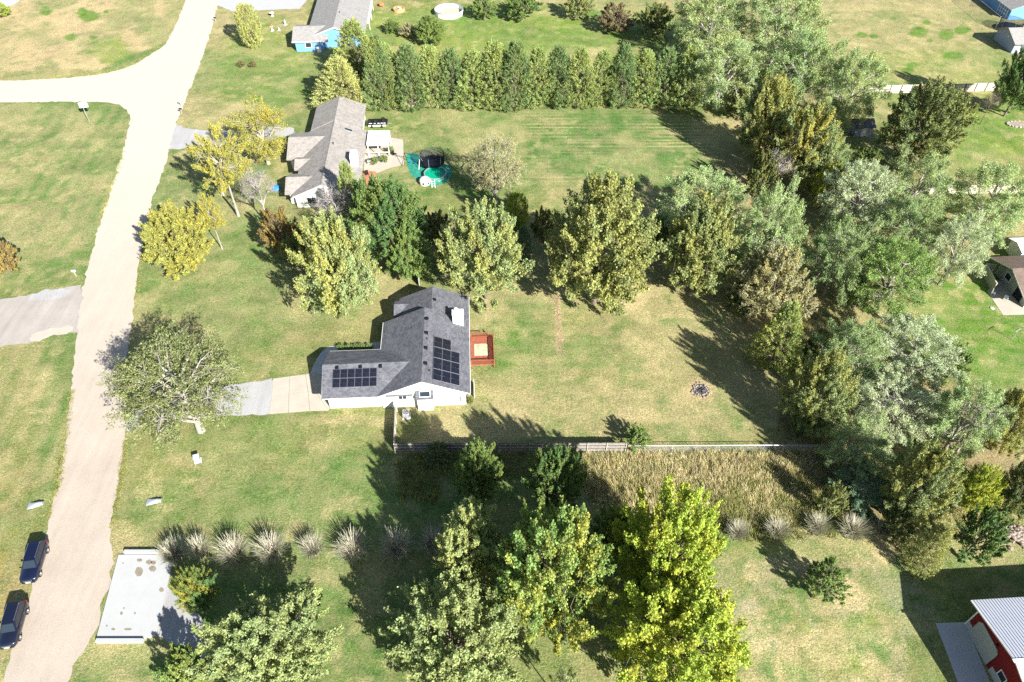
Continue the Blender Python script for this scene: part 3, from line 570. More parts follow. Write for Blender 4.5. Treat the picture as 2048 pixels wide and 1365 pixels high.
def barn():
    b=empty('barn',(47.6,31.2,0),R(3.5),'red metal barn with ribbed pale roof and white sliding door','barn')
    W,L,E_,RZ=11.8,20.0,4.2,5.75
    MB().extr([(0,0,0),(0,-W,0),(0,-W,E_),(0,-W/2,RZ-0.1),(0,0,E_)],(L,0,0)).build('wall',M['red_metal'],b)
    rb=MB()
    for k in range(int(W/0.3)):
        y=-0.15-k*0.3; zt=E_+(RZ-E_-0.15)*(1-abs(y+W/2)/(W/2)); rb.box((-0.012,y,zt/2),(0.03,0.035,zt-0.05))
    rb.build('wall_ribs',M['red_metal'],b)
    sl=(RZ-E_)/(W/2); ov=0.75; pw=0.92; n=int((L+1.4)/pw)
    pmn=MB(); s=W/2+ov; Ls=math.hypot(s,s*sl)                     # one roof sheet with three ribs, shared by every sheet
    pmn.box((pw/2,Ls/2,0),(pw-0.012,Ls,0.03))
    for k in range(3): pmn.box((0.05+k*pw/3,Ls/2,0.032),(0.05,Ls,0.04))
    me=pmn.mesh('roof_sheet',M['roof_metal']); ang=math.atan(sl)
    for k in range(n):
        o=link('roof_sheet',me,b,(-0.85+k*pw,-W-ov,E_-ov*sl+0.03),(ang,0,0)); o=link('roof_sheet',me,b,(-0.85+(k+1)*pw,ov,E_-ov*sl+0.03),(ang,0,math.pi))
    MB().box((L/2-0.5,-W/2,RZ+0.05),(L+1.2,0.35,0.05)).build('ridge_cap',M['white'],b)
    for s_ in (-1,1): MB().extr([(-0.90,-W/2,RZ+0.03),(-0.90,-W/2,RZ-0.14),(-0.90,-W/2+s_*s,E_-ov*sl-0.13),(-0.90,-W/2+s_*s,E_-ov*sl+0.05)],(0.06,0,0)).build('rake_trim',M['white'],b)
    MB().box((-0.03,-0.06,2.05),(0.14,0.14,4.1)).build('corner_trim',M['white'],b); MB().box((-0.02,-0.6,0.45),(0.05,1.1,0.9)).build('wainscot',M['concrete_grey'],b); MB().box((-0.02,-8.2,0.45),(0.05,7.0,0.9)).build('wainscot',M['concrete_grey'],b)
    dp=[(-0.06,-0.85,0.05),(-0.06,-4.25,0.05),(-0.06,-4.25,2.5),(-0.06,-3.9,2.95),(-0.06,-1.2,2.95),(-0.06,-0.85,2.5)]
    MB().extr(dp,(-0.08,0,0)).build('sliding_door',M['concrete_white'],b)
    window(b,(0,-5.9,1.5),0.9,0.9,'W'); MB().box((-0.1,-3.5,3.3),(0.2,0.2,0.2)).build('wall_lamp',M['black'],b)
barn()
o=sheet('barn_apron',[(1871,1247),(1930,1245),(1990,1390),(1925,1390)],0.05,M['concrete_grey'],jit=0.0,smooth=0,th=0.1)
def house_right():
    h=empty('house',(76.9,79.2,0),R(3.5),'brown roofed house with fenced patio beside the lush lawn','house')
    gable_block(h,M['siding_beige'],'x',4.2,4.0,2.6,1.6,0.5,16); gable_roof(h,M['shingle_brown'],'x',4.4,4.95,2.5,4.3,-0.9,16.5)
    MB().extr([(-0.93,4.4,4.27),(-0.93,4.4,4.1),(-0.93,-0.55,2.3),(-0.93,-0.55,2.5)],(0.05,0,0)).build('rake_board',M['trim'],h); MB().extr([(-0.93,4.4,4.27),(-0.93,4.4,4.1),(-0.93,9.35,2.3),(-0.93,9.35,2.5)],(0.05,0,0)).build('rake_board',M['trim'],h)
    MB().box((0.48,2.2,1.05),(0.06,1.8,2.05)).build('patio_door',M['glass_dark'],h); window(h,(0.5,5.6,1.5),1.2,1.0,'W')
    MB().box((8,0.17,1.3),(15,0.05,2.6)).build('wall_cladding',M['white'],h)
house_right()
sheet('patio',[(1974,583),(2006,631),(2100,629),(2100,585),(1990,560)],0.03,M['concrete'],jit=0.0,smooth=0)
def patio_screen():
    p=empty('privacy_fence',(74.2,82.9,0),R(-6.5),'pale board privacy fence screening the patio of the brown roofed house','fence')
    for k in range(3):
        mb=MB()
        for j in range(10): mb.box((0,k*1.55+0.08+j*0.155,0.95),(0.03,0.145,1.8))
        mb.build('fence_panel',M['siding_beige'],p)
    MB().box((0.03,2.3,1.87),(0.16,4.7,0.05)).build('cap_rail',M['wood_pale'],p)
    mb=MB()
    for j in range(9): mb.box((0.1+j*0.155,4.65,0.95),(0.145,0.03,1.8))
    mb.build('fence_panel',M['siding_beige'],p); MB().box((0.7,4.65,1.87),(1.4,0.16,0.05)).build('cap_rail',M['wood_pale'],p)
    for q in ((0,0),(0,2.3),(0,4.65),(1.45,4.65)): MB().box((q[0]+0.05,q[1],0.98),(0.1,0.1,1.96)).build('post',M['wood_pale'],p)
patio_screen()
def white_canopy():
    h=empty('canopy_shed',(81.2,90.0,0),R(3.5),'white roofed shed behind the brown roofed house','shed')
    gable_block(h,M['white'],'x',1.6,1.6,2.2,0.5,0.3,7); gable_roof(h,M['white'],'x',1.6,2.1,2.2,2.85,0,7.4,th=0.08)
white_canopy()
def house_grey():
    h=empty('shed',(117.3,166.6,0),R(3.5),'blue grey sided outbuilding with pale gable roof next to the orange trampoline','shed')
    gable_block(h,M['siding_grey'],'x',4.0,3.9,2.6,1.7,0.3,9); gable_roof(h,M['shingle_pale'],'x',4.0,4.6,2.45,4.4,-0.3,9.5)
    MB().box((0.27,3.4,2.6),(0.06,0.3,0.3)).build('gable_vent',M['white'],h)
house_grey()
def house_far():
    h=empty('house',(126.0,186.0,0),R(3.5),'white and blue house wall behind the orange trampoline','house')
    gable_block(h,M['siding_blue'],'y',6,6,2.8,2.2,0,16); gable_roof(h,M['shingle_pale'],'y',6,6.6,2.6,5.0,-0.4,16.4)
    for k in range(5): MB().box((-0.3,0.8+k*1.0,1.4),(0.06,0.12,2.6)).build('porch_post',M['white'],h)
    for z in (0.9,1.7,2.5): MB().box((-0.3,2.8,z),(0.05,4.4,0.08)).build('porch_rail',M['white'],h)
house_far()
t2=trampoline(G(2017,60),2.6,'large trampoline with tan frame and dark net by the outbuilding',1.7)
def batting_net():
    b=empty('sports_net',G(1990,58),0,'tall thin framed sports net standing on the dry lawn','net')
    P=[Vector((0,0,0)),Vector((-0.5,14,0)),Vector((5.5,14,0))]
    mb=MB()
    for p in P: mb.tube(p,p+Vector((0,0,3.0)),0.05)
    for a,c in ((P[0],P[1]),(P[1],P[2])):
        mb.tube(a+Vector((0,0,3)),c+Vector((0,0,3)),0.045)
    mb.build('frame',M['steel'],b); nb=MB()
    for a,c in ((P[0],P[1]),(P[1],P[2])):
        n=int((c-a).length/0.3)
        for k in range(n): q=a.lerp(c,k/n); nb.tube(q,q+Vector((0,0,3)),0.008,n=3,cap=False)
        for k in range(10): nb.tube(a+Vector((0,0,0.3*k)),c+Vector((0,0,0.3*k)),0.008,n=3,cap=False)
    nb.build('net',M['net'],b)
batting_net()
def small_shed():
    h=empty('shed',(68.2,129.0,0),R(3),'small dark roofed shed hidden among the trees','shed')
    gable_block(h,M['siding_grey'],'x',1.6,1.5,2.1,0.8,0,3.4); gable_roof(h,M['shingle_grey'],'x',1.6,1.8,2.1,3.05,-0.25,3.7)
    MB().box((1.7,0.07,1.0),(1.0,0.05,1.9)).build('door',M['trim'],h)
small_shed()

# ------------------------------------------------------------------ driveway slabs, walk, headwall bridge
dr=empty('driveway'); tag(dr,kind='structure')
def quad_slab(parent,name,pts,z,mat,th=0.10):
    mb=MB(); p=[G(*q) for q in pts]; c=sum(p,Vector())/len(p); p=[c+(q-c)*0.982 for q in p]; ar=sum(p[i].x*p[(i+1)%len(p)].y-p[(i+1)%len(p)].x*p[i].y for i in range(len(p)))
    if ar<0: p=p[::-1]
    mb.prism([(q.x,q.y) for q in p],z-th,z); return mb.build(name,mat,parent)
for pts in ([(546,758),(580,753),(578,789),(543,792)],[(580,753),(611,749),(616,783),(578,789)],[(543,792),(578,789),(577,826),(539,829)],[(578,789),(616,783),(620,823),(577,826)],[(616,783),(632,786),(657,822),(620,823)],[(611,749),(630,745),(660,760),(660,818),(657,822),(632,786),(616,783)]):
    quad_slab(dr,'concrete_slab',pts,0.035,M['concrete'])
wk=empty('walk'); tag(wk,kind='structure')
for pts in ([(620,748),(650,750),(650,735),(628,728)],[(628,728),(652,735),(662,718),(640,708)],[(640,708),(662,718),(672,704),(655,694)],[(655,694),(672,704),(700,702),(700,690)],[(700,690),(700,702),(730,700),(730,687)],[(730,687),(730,700),(760,699),(760,684)]):
    quad_slab(wk,'concrete_slab',pts,0.03,M['concrete_grey'])
br=empty('culvert_bridge',G(268,1190),0,'pale concrete driveway slab with low headwalls and damp stains','bridge')
def worldpart(mb,name,mat,parent,**k):
    o=mb.build(name,mat,parent,**k); o.matrix_parent_inverse=Matrix.Translation(-Vector(parent.location)); return o
bp_=[G(u,v) for u,v in ((238,1111),(349,1111),(345,1130),(313,1272),(290,1279),(193,1281))]
worldpart(MB().prism([(q.x,q.y) for q in bp_][::-1],-0.1,0.16),'slab',M['concrete_white'],br)
a,c=G(196,1281),G(290,1279); worldpart(MB().box(((a.x+c.x)/2,a.y-0.15,0.2),((c.x-a.x),0.35,0.5)),'headwall',M['concrete_white'],br)
a,c=G(250,1110),G(346,1110); worldpart(MB().box(((a.x+c.x)/2,a.y+0.2,0.2),((c.x-a.x),0.35,0.62)),'headwall',M['concrete_white'],br)
for u,v,ru,rv in ((280,1122,5.5,3.2),(299,1126,6,5),(308,1127,5,4),(306,1139,7,6),(279,1145,8,9.5),(324,1181,5,4.5),(244,1228,3,3.5),(249,1218,1.8,2),(271,1228,2,2.5),(257,1260,8,2.5),(228,1260,4,2.5),(215,1253,2,2),(247,1128,2,1.6)):
    pts=[(u+ru*math.cos(t)*random.uniform(0.85,1.12),v+rv*math.sin(t)*random.uniform(0.85,1.12)) for t in np.linspace(0,2*math.pi,18)[:-1]]
    p=[G(x,y) for x,y in pts]; worldpart(MB().add([(q.x,q.y,0.164) for q in p],[tuple(range(17))[::-1]]),'damp_stain',M['stain'],br)
# ------------------------------------------------------------------ fences
def board_fence(p0,p1,label,hgt=1.8,mat='wood_grey',rail='wood_rail',side=-1,plen=2.4,name='board_fence',wear=0.06):
    p0=Vector(p0);p1=Vector(p1); L=(p1-p0).length; a=math.atan2(p1.y-p0.y,p1.x-p0.x); f=empty(name,p0,a,label,'fence'); n=max(1,round(L/plen)); w=L/n
    for k in range(n):
        mb=MB(); nb=int(w/0.15)
        for j in range(nb):
            hh=hgt+random.uniform(-wear,wear*0.6); mb.box((k*w+(j+0.5)*w/nb,random.uniform(-0.006,0.006),hh/2+0.03),(w/nb-0.012,0.022,hh))
        mb.build('fence_panel',M[mat],f)
        for z in (0.35,hgt*0.55,hgt-0.2): MB().box((k*w+w/2,side*0.045,z),(w-0.02,0.045,0.09)).build('rail',M[rail],f)
    for k in range(n+1): MB().box((k*w,side*0.09,(hgt+0.05)/2),(0.10,0.10,hgt+0.05)).build('post',M[rail],f)
    return f
board_fence(G(791,904),G(1250,903),'long weathered grey board fence between the yard and the tall grass')
board_fence(G(793,824),G(790,900),'short weathered board fence running from the white wall to the long fence',side=1)
board_fence(G(838,574),G(840,540),'short dark board fence running back from the charcoal roofed house',side=-1)
board_fence(G(1735,188),G(1990,182),'pale cream board fence crossing the far lawns beyond the trees',mat='wood_pale',rail='wood_grey')
board_fence(G(1850,389),G(2120,385),'pale board fence behind the airy elms',mat='wood_pale',rail='wood_pale',side=1)
def chain_fence(p0,p1,label,hgt=1.15):
    p0=Vector(p0);p1=Vector(p1); L=(p1-p0).length; a=math.atan2(p1.y-p0.y,p1.x-p0.x); f=empty('chain_link_fence',p0,a,label,'fence'); n=round(L/3.0)
    for k in range(n+1): MB().tube((k*L/n,0,0),(k*L/n,0,hgt+0.03),0.035,n=8).build('post',M['steel'],f)
    MB().tube((0,0,hgt),(L,0,hgt),0.028,n=6).build('top_rail',M['steel'],f)
    mb=MB(); s=0.16
    for k in range(int(L/s)):
        for d in (-1,1):
            x0=k*s; x1=x0+d*hgt*0.9
            if 0<=x1<=L: mb.tube((x0,0,0.02),(x1,0,hgt),0.006,n=3,cap=False)
    mb.tube((0,0,0.05),(L,0,0.05),0.01,n=3); mb.build('wire_mesh',M['steel'],f)
chain_fence(G(1254,903),G(1660,901),'galvanised chain link fence along the back yard and tall dry grass')
# ------------------------------------------------------------------ vehicles
def suv(loc, heading, label, paint, L=4.75):
    v=empty('suv',loc,heading,label,'car','dark blue cars parked beside the gravel road')
    hw=0.92; k=L/4.7
    ST=[(2.35,0.62,0.42,0.62),(2.28,0.78,0.33,0.86),(2.0,0.88,0.28,0.97),(1.3,0.91,0.26,1.04),(0.95,0.92,0.26,1.08),(0,0.92,0.26,1.10),(-1.2,0.92,0.26,1.11),(-2.0,0.90,0.28,1.10),(-2.28,0.84,0.36,1.02),(-2.36,0.72,0.45,0.80)]
    vs_=[];fs=[]
    for y,w,zb,zt in ST:
        m_=zb+(zt-zb)*0.45
        for sx,z in ((-w*0.86,zb),(-w,zb+0.12),(-w*1.0,m_),(-w*0.985,zt-0.10),(-w*0.90,zt),(0,zt+0.03),(w*0.90,zt),(w*0.985,zt-0.10),(w,m_),(w,zb+0.12),(w*0.86,zb)): vs_.append((sx,y*k,z))
    n=11
    for i in range(len(ST)-1):
        for j in range(n): a,b=i*n+j,i*n+(j+1)%n; fs.append((a,b,b+n,a+n))
    fs+=[tuple(range(n))[::-1],tuple((len(ST)-1)*n+j for j in range(n))]
    body=MB().add(vs_,fs).build('body',paint,v,smooth=True)
    GB=[(1.02,0.80,1.07),(0.30,0.66,1.66),(-0.6,0.66,1.72),(-1.7,0.64,1.68),(-2.22,0.78,1.10)]
    vs_=[];fs=[]
    base={0.30:0.40,-0.6:-0.6,-1.7:-1.9}
    # cabin: belt line ring below, roof ring above
    belt=[(0.80,1.02),(0.84,0.3),(0.85,-0.8),(0.83,-1.9),(0.74,-2.25)]; roof=[(0.60,0.32),(0.655,-0.1),(0.66,-0.8),(0.645,-1.6),(0.58,-1.98)]
    zb,zr=[1.06,1.09,1.10,1.10,1.08],[1.63,1.69,1.72,1.70,1.65]
    for s in (1,-1):
        for (w,y),z in zip(belt,zb): vs_.append((s*w,y*k,z))
        for (w,y),z in zip(roof,zr): vs_.append((s*w,y*k,z))
    for i in range(4): fs+=[(i,i+1,5+i+1,5+i),(10+i,15+i,15+i+1,10+i+1),(5+i,5+i+1,15+i+1,15+i)]
    fs+=[(0,5,15,10),(4,14,19,9)]
    cab=MB().add(vs_,fs).build('cabin',paint,v)
    V=[Vector(p) for p in vs_]
    def glass(name,q,inset,parent=v,mat='glass_dark',off=0.012):
        c=sum(q,Vector())/4; nn=(q[1]-q[0]).cross(q[3]-q[0]).normalized()
        if nn.dot(c-Vector((0,c.y*0.6,0.9)))<0: nn=-nn
        p=[c+(t-c)*inset+nn*off for t in q]; MB().add(p+[t-nn*0.008 for t in p],[(0,1,2,3),(7,6,5,4),(0,4,5,1),(1,5,6,2),(2,6,7,3),(3,7,4,0)]).build(name,M[mat],parent)
    glass('windscreen',[V[0],V[5],V[15],V[10]],0.88,mat='glass'); glass('rear_window',[V[4],V[14],V[19],V[9]],0.8)
    for s in (0,10):
        for i in range(4):
            glass('side_window',[V[s+i],V[s+i+1],V[s+5+i+1],V[s+5+i]],0.86)
    for s in (-1,1):
        rl=MB(); rl.tube((s*0.60,0.1*k,1.755),(s*0.60,-1.75*k,1.755),0.022,n=6)
        for y in (0.08,-0.8,-1.73): rl.box((s*0.60,y*k,1.72),(0.04,0.10,0.06))
        rl.build('roof_rail',M['chrome'],v)
        MB().box((s*1.0,0.72*k,1.12),(0.20,0.12,0.15)).build('mirror',paint,v,bevel=0.03)
        MB().add([(s*0.42,2.325*k,0.66),(s*0.80,2.20*k,0.68),(s*0.84,2.10*k,0.86),(s*0.44,2.30*k,0.84),(s*0.42,2.25*k,0.66),(s*0.78,2.10*k,0.68),(s*0.82,2.0*k,0.86),(s*0.44,2.2*k,0.84)],[(0,1,2,3),(7,6,5,4),(0,4,5,1),(1,5,6,2),(2,6,7,3),(3,7,4,0)]).build('headlight',M['concrete_white'],v)
        MB().box((s*0.78,-2.27*k,0.92),(0.18,0.12,0.25)).build('tail_light',M['red_metal'],v)
        for y in (1.42,-1.38):
            w=MB().lathe([(0.22,-0.12),(0.34,-0.12),(0.365,-0.07),(0.365,0.07),(0.34,0.12),(0.22,0.12)],24,axis='x').build('wheel',M['rubber'],v,loc=(s*0.84,y*k,0.365),smooth=True)
            rim=MB().lathe([(0.0,0.02),(0.07,0.03),(0.08,0.0)],18,axis='x'); rim.lathe([(0.19,0.02),(0.23,0.05),(0.235,-0.05)],24,axis='x')
            for j in range(7): t=j*2*math.pi/7; rim.tube((0.015,0.05*math.cos(t),0.05*math.sin(t)),(0.03,0.21*math.cos(t),0.21*math.sin(t)),0.03,n=5)
            ro=rim.build('rim',M['chrome'],w,loc=(s*0.09,0,0)); ro.rotation_euler=(0,0,0 if s>0 else math.pi)
        MB().box((s*0.915,0.05*k,0.86),(0.03,0.16,0.03)).build('door_handle',M['chrome'],v); MB().box((s*0.915,-0.95*k,0.86),(0.03,0.16,0.03)).build('door_handle',M['chrome'],v)
    MB().box((0,2.31*k,0.70),(0.80,0.10,0.20)).build('grille',M['chrome'],v,bevel=0.02); MB().box((0,2.31*k,0.42),(1.30,0.12,0.16)).build('bumper',M['black'],v,bevel=0.03)
    MB().box((0,2.375*k,0.52),(0.5,0.02,0.12)).build('number_plate',M['white'],v)
    return v
def park(fw,rw,label,paint):
    f_,r_=G(*fw,0.36),G(*rw,0.36); d=(f_-r_).normalized(); perp=Vector((d.y,-d.x,0)); c=(f_+r_)/2+perp*0.92
    suv((c.x,c.y,0.0),math.atan2(d.y,d.x)-math.pi/2,label,paint)
park((81,1147),(95,1102),'dark blue sport utility car with chrome front parked farther along the verge',M['paint_navy'])
park((40,1275),(55,1223),'dark blue sport utility car with wide tapered windows parked opposite the concrete slab',M['navy_dark'])
# ------------------------------------------------------------------ roadside items
def mailbox(loc,label,col='black',rz=0.0):
    m=empty('mailbox',loc,rz,label,'mailbox'); MB().box((0,0,0.5),(0.10,0.10,1.0)).build('post',M['wood_rail'],m)
    prof=[(-0.12,1.0),(0.12,1.0),(0.12,1.16)]+[(0.12*math.cos(t),1.16+0.12*math.sin(t)) for t in np.linspace(0.3,math.pi-0.3,6)]+[(-0.12,1.16)]
    MB().extr([(x,-0.3,z) for x,z in prof],(0,0.6,0)).build('box',M[col],m); MB().box((0.14,0.1,1.2),(0.02,0.05,0.2)).build('flag',M['red_metal'],m)
mailbox(G(153,553),'white mailbox on a post at the mouth of the worn asphalt drive','white',R(90)); mailbox(G(363,213),'white mailbox on the verge past the road junction','white',R(80)); mailbox(G(364,228),'dark mailbox beside the white one on the verge','black',R(80)); mailbox(G(432,45),'dark mailbox beside the pale concrete drive of the blue house','black',R(80))
def hoop():
    h=empty('basketball_hoop',G(179,244),R(15),'basketball hoop with white backboard on a pole by the junction','basketball hoop')
    MB().tube((0,0,0),(0,0,2.9),0.06,n=10).build('pole',M['steel'],h); MB().tube((0,0,2.8),(0,0.7,3.2),0.05).build('arm',M['steel'],h)
    MB().box((0,0.8,3.3),(1.6,0.06,1.05)).build('backboard',M['white'],h)
    MB().lathe([(0.23,0),(0.25,0.02),(0.23,0.04),(0.21,0.02),(0.23,0)],18,(0,1.1,3.05)).build('rim',M['orange'],h)
hoop()
def utility_box(loc,label):
    u=empty('utility_box',loc,R(20),label,'utility box'); MB().box((0,0,0.04),(0.9,0.8,0.08)).build('pad',M['concrete_grey'],u)
    MB().extr([(-0.32,-0.3,0.08),(0.32,-0.3,0.08),(0.32,-0.3,0.85),(-0.32,-0.3,0.85)],(0,0.6,0)).build('cabinet',M['teal'],u,bevel=0.03)
    MB().slab([(-0.36,-0.34,0.86),(0.36,-0.34,0.86),(0.36,0.34,0.95),(-0.36,0.34,0.95)],0.05).build('lid',M['teal'],u)
utility_box(G(396,922),'pale teal utility box on the dry lawn below the sparse tree')
def culvert(loc,rz,label):
    c=empty('culvert_end',loc,rz,label,'culvert'); mb=MB(); n=10; vs_=[]
    for i,(y,r,zt) in enumerate(((0,0.25,1.0),(0.5,0.32,0.8),(1.0,0.45,0.5),(1.4,0.6,0.2))):
        for k in range(n): t=math.pi*k/(n-1)*(0.6+0.4*zt)+math.pi*(1-(0.6+0.4*zt))/2; vs_.append((-r*math.cos(t),y,max(0.02,(0.55*zt)*math.sin(t)+0.03)))
    mb.add(vs_,[(i*n+k,i*n+k+1,(i+1)*n+k+1,(i+1)*n+k) for i in range(3) for k in range(n-1)]); o=mb.build('flared_end',M['steel'],c)
    sm=o.modifiers.new('solid','SOLIDIFY'); sm.thickness=0.04
    MB().tube((0,-0.35,0.22),(0,0.05,0.25),0.25,n=14).build('pipe',M['steel'],c)
culvert(G(82,1010),R(100),'flared metal culvert end in the ditch on the car side of the road'); culvert(G(318,1004),R(-265),'flared metal culvert end in the lawn above the feather grasses')
def fire_pit():
    f=empty('fire_pit',G(1402,781),0,'ring of rough stones and charred wood in the back yard','fire pit')
    MB().lathe([(0.0,0.02),(0.55,0.03),(0.9,0.02),(1.15,0.012)],24).build('ash_bed',M['ash'],f)
    for ring,r,n in ((0,0.85,14),(1,1.25,18)):
        for k in range(n):
            if ring and random.random()<0.3: continue
            t=2*math.pi*k/n+random.uniform(-.1,.1); bm=bmesh.new(); bmesh.ops.create_icosphere(bm,subdivisions=1,radius=0.17)
            for q in bm.verts: q.co=Vector((q.co.x*random.uniform(.8,1.3),q.co.y*random.uniform(.7,1.1),q.co.z*random.uniform(.5,.9)))
            me=bpy.data.meshes.new('stone'); bm.to_mesh(me); bm.free(); me.materials.append(M['stone']); link('stone',me,f,(r*math.cos(t)+random.gauss(0,0.09),r*math.sin(t)+random.gauss(0,0.09),0.06),(0,0,random.random()*6))
    for k in range(7): t=random.random()*6.28; MB().tube((0.5*math.cos(t),0.5*math.sin(t),0.08),(-0.4*math.cos(t+.5),-0.4*math.sin(t+.5),0.18),0.05,0.04).build('charred_log',M['black'],f)
fire_pit()
def rubble(loc,label,n,sx,sy,r0,r1,mat):
    rp=MB(); bm=bmesh.new()
    for k in range(n):
        x,y=random.gauss(0,sx*0.45),random.gauss(0,sy*0.45); rr=random.uniform(r0,r1); z=max(0,0.5*(1-(x/sx)**2-(y/sy)**2))*0.9
        res=bmesh.ops.create_icosphere(bm,subdivisions=1,radius=rr,matrix=Matrix.Translation((x,y,z+rr*0.3))@Matrix.Rotation(random.random()*6,4,'Z')@Matrix.Diagonal((random.uniform(.7,1.4),random.uniform(.7,1.2),random.uniform(.5,.9),1)))
    me=bpy.data.meshes.new('rubble_pile'); bm.to_mesh(me); bm.free(); me.materials.append(mat); o=link('rubble_pile',me,None,loc); return tag(o,label,'rubble',kind='stuff')
rubble(G(2032,1072),'heap of broken stones under the trees near the barn',140,2.0,1.5,0.10,0.32,M['stone'])
def raised_bed(loc,label):
    b=empty('flower_bed',loc,0,label,'flower bed'); MB().prism([(2*math.cos(t),1.1*math.sin(t)) for t in np.linspace(0,2*math.pi,20)[:-1]],0,0.18).build('soil',M['stone'],b)
    for k in range(16):
        t=2*math.pi*k/16; MB().box((2.05*math.cos(t),1.15*math.sin(t),0.13),(random.uniform(.3,.5),0.3,random.uniform(.18,.3)),rz=t+1.57+random.uniform(-.3,.3)).build('stone',M['concrete'],b)
raised_bed(G(2035,250),'oval stone edged flower bed on the bright lawn')
def round_planter(loc,label):
    b=empty('stone_planter',loc,0,label,'planter'); MB().lathe([(1.55,0),(1.55,0.7),(1.25,0.72),(1.25,0.4),(0,0.4)],24).build('wall',M['orange'],b)
    for k in range(9): t=random.random()*6.28; r=random.random()*1.1; MB().box((r*math.cos(t),r*math.sin(t),0.55),(0.5,0.35,0.3),rz=t).build('stone',M['white'] if k%2 else M['steel'],b)
round_planter(G(798,22),'round orange stone planter filled with pale rocks on the far lawn')
def kettle(loc,label,mat,r=0.6):
    b=empty('yard_urn',loc,0,label,'urn'); MB().lathe([(0,0.1),(r*0.7,0.15),(r,0.5),(r*0.8,0.85),(r*0.6,0.9),(r*0.5,0.8),(0,0.8)],16).build('bowl',mat,b,smooth=True)
    for k in range(3): t=k*2.09; MB().tube((r*0.6*math.cos(t),r*0.6*math.sin(t),0),(r*0.5*math.cos(t),r*0.5*math.sin(t),0.3),0.05).build('foot',mat,b)
kettle(G(763,13),'terracotta coloured fire bowl near the orange stone planter',M['terracotta'],0.75)
def fountain(loc,label):
    b=empty('bird_bath',loc,0,label,'bird bath'); MB().lathe([(0.35,0),(0.25,0.1),(0.12,0.2),(0.12,0.7),(0.55,0.82),(0.62,0.95),(0.5,0.9),(0,0.86)],18).build('basin',M['white'],b,smooth=True)
fountain(G(545,33),'white bird bath on the lawn beside the pale concrete drive')
def ornament(loc,label,mat,hh=0.8):
    b=empty('garden_ornament',loc,0,label,'ornament'); MB().lathe([(0.32,0),(0.32,0.12),(0.18,0.16),(0.22,hh*0.5),(0.14,hh*0.7),(0.17,hh*0.85),(0,hh)],12).build('figure',mat,b,smooth=True); MB().box((0,0,0.04),(0.8,0.8,0.08)).build('plinth',M['concrete_white'],b)
ornament(G(571,50),'slim teal garden ornament on the lawn by the blue house',M['teal'],1.3); ornament(G(545,62),'pale garden ornament on a white plinth near the blue house',M['white'],0.7); ornament(G(558,61),'grey garden ornament close to the shadow of the blue house',M['concrete_grey'],0.7); ornament(G(543,53),'small brown garden ornament behind the white plinth',M['terracotta'],0.5)
def barrel(loc,label,mat):
    b=empty('barrel',loc,0,label,'barrel'); MB().lathe([(0,0),(0.3,0),(0.33,0.3),(0.33,0.6),(0.3,0.9),(0,0.9)],16).build('drum',mat,b,smooth=True); MB().lathe([(0.335,0.3),(0.35,0.32),(0.335,0.34)],16).build('hoop',mat,b)
barrel(G(858,84),'blue plastic barrel under the small leafy tree on the far lawn',M['blue_plastic'])
def tarp_bundle(loc,label,mat):
    b=bmesh.new(); bmesh.ops.create_icosphere(b,subdivisions=3,radius=0.8)
    for v_ in b.verts:
        v_.co.z=max(-0.02,v_.co.z*0.75)+0.02; v_.co*=1+0.12*math.sin(v_.co.x*9)*math.cos(v_.co.y*8)
    me=bpy.data.meshes.new('tarp_bundle'); b.to_mesh(me); b.free(); me.materials.append(mat); o=link('tarp_bundle',me,None,loc); return tag(o,label,'tarp')
tarp_bundle(G(553,378),'blue tarp covered bundle on the lawn beside the taupe roofed house',M['blue_plastic'])
def bucket(loc,label):
    b=empty('bucket',loc,0,label,'bucket'); MB().lathe([(0,0),(0.22,0),(0.3,0.55),(0.28,0.55),(0.2,0.05),(0,0.05)],14).build('pail',M['white'],b); MB().tube((-0.29,0,0.5),(0.29,0,0.62),0.012).build('handle',M['steel'],b)
bucket(G(537,326),'white pail under the yellow tree by the neighbouring house'); bucket(G(446,392),'white pail at the foot of the pale yellow trunk')
def chair(loc,rz,label,mat):
    c=empty('patio_chair',loc,rz,label,'chair','patio chairs')
    MB().box((0,0,0.42),(0.55,0.55,0.05)).build('seat',mat,c); MB().box((0,0.28,0.75),(0.55,0.05,0.6)).build('backrest',mat,c)
    for x in (-.24,.24):
        for y in (-.24,.24): MB().tube((x,y,0),(x,y,0.42),0.025).build('leg',mat,c)
chair(G(790,312),1.2,'black patio chair on the white patio of the taupe roofed house',M['black']); chair(G(735,352),0.4,'dark chair on the red brick paving beside the taupe house',M['black']); chair(G(1985,590),1.0,'pale chair on the fenced patio of the brown roofed house',M['white']); chair(G(2010,600),2.2,'teal chair on the fenced patio of the brown roofed house',M['teal'])
def clothes_post(loc,label):
    c=empty('clothes_line',loc,R(30),label,'clothes line'); MB().tube((0,0,0),(0,0,2.0),0.05).build('post',M['steel'],c); MB().tube((-0.7,0,1.95),(0.7,0,1.95),0.04).build('cross_arm',M['steel'],c)
clothes_post(G(2023,680),'steel clothes line post on the lush green lawn')
def stepping(loc,label):
    o=MB().lathe([(0.34,0),(0.36,0.05),(0.30,0.10),(0,0.12)],12).build('stepping_stone',M['concrete_white'],None,loc=loc); tag(o,label,'stone')
stepping(G(1984,617),'pale round stepping stone in the lush lawn beside the fenced patio')
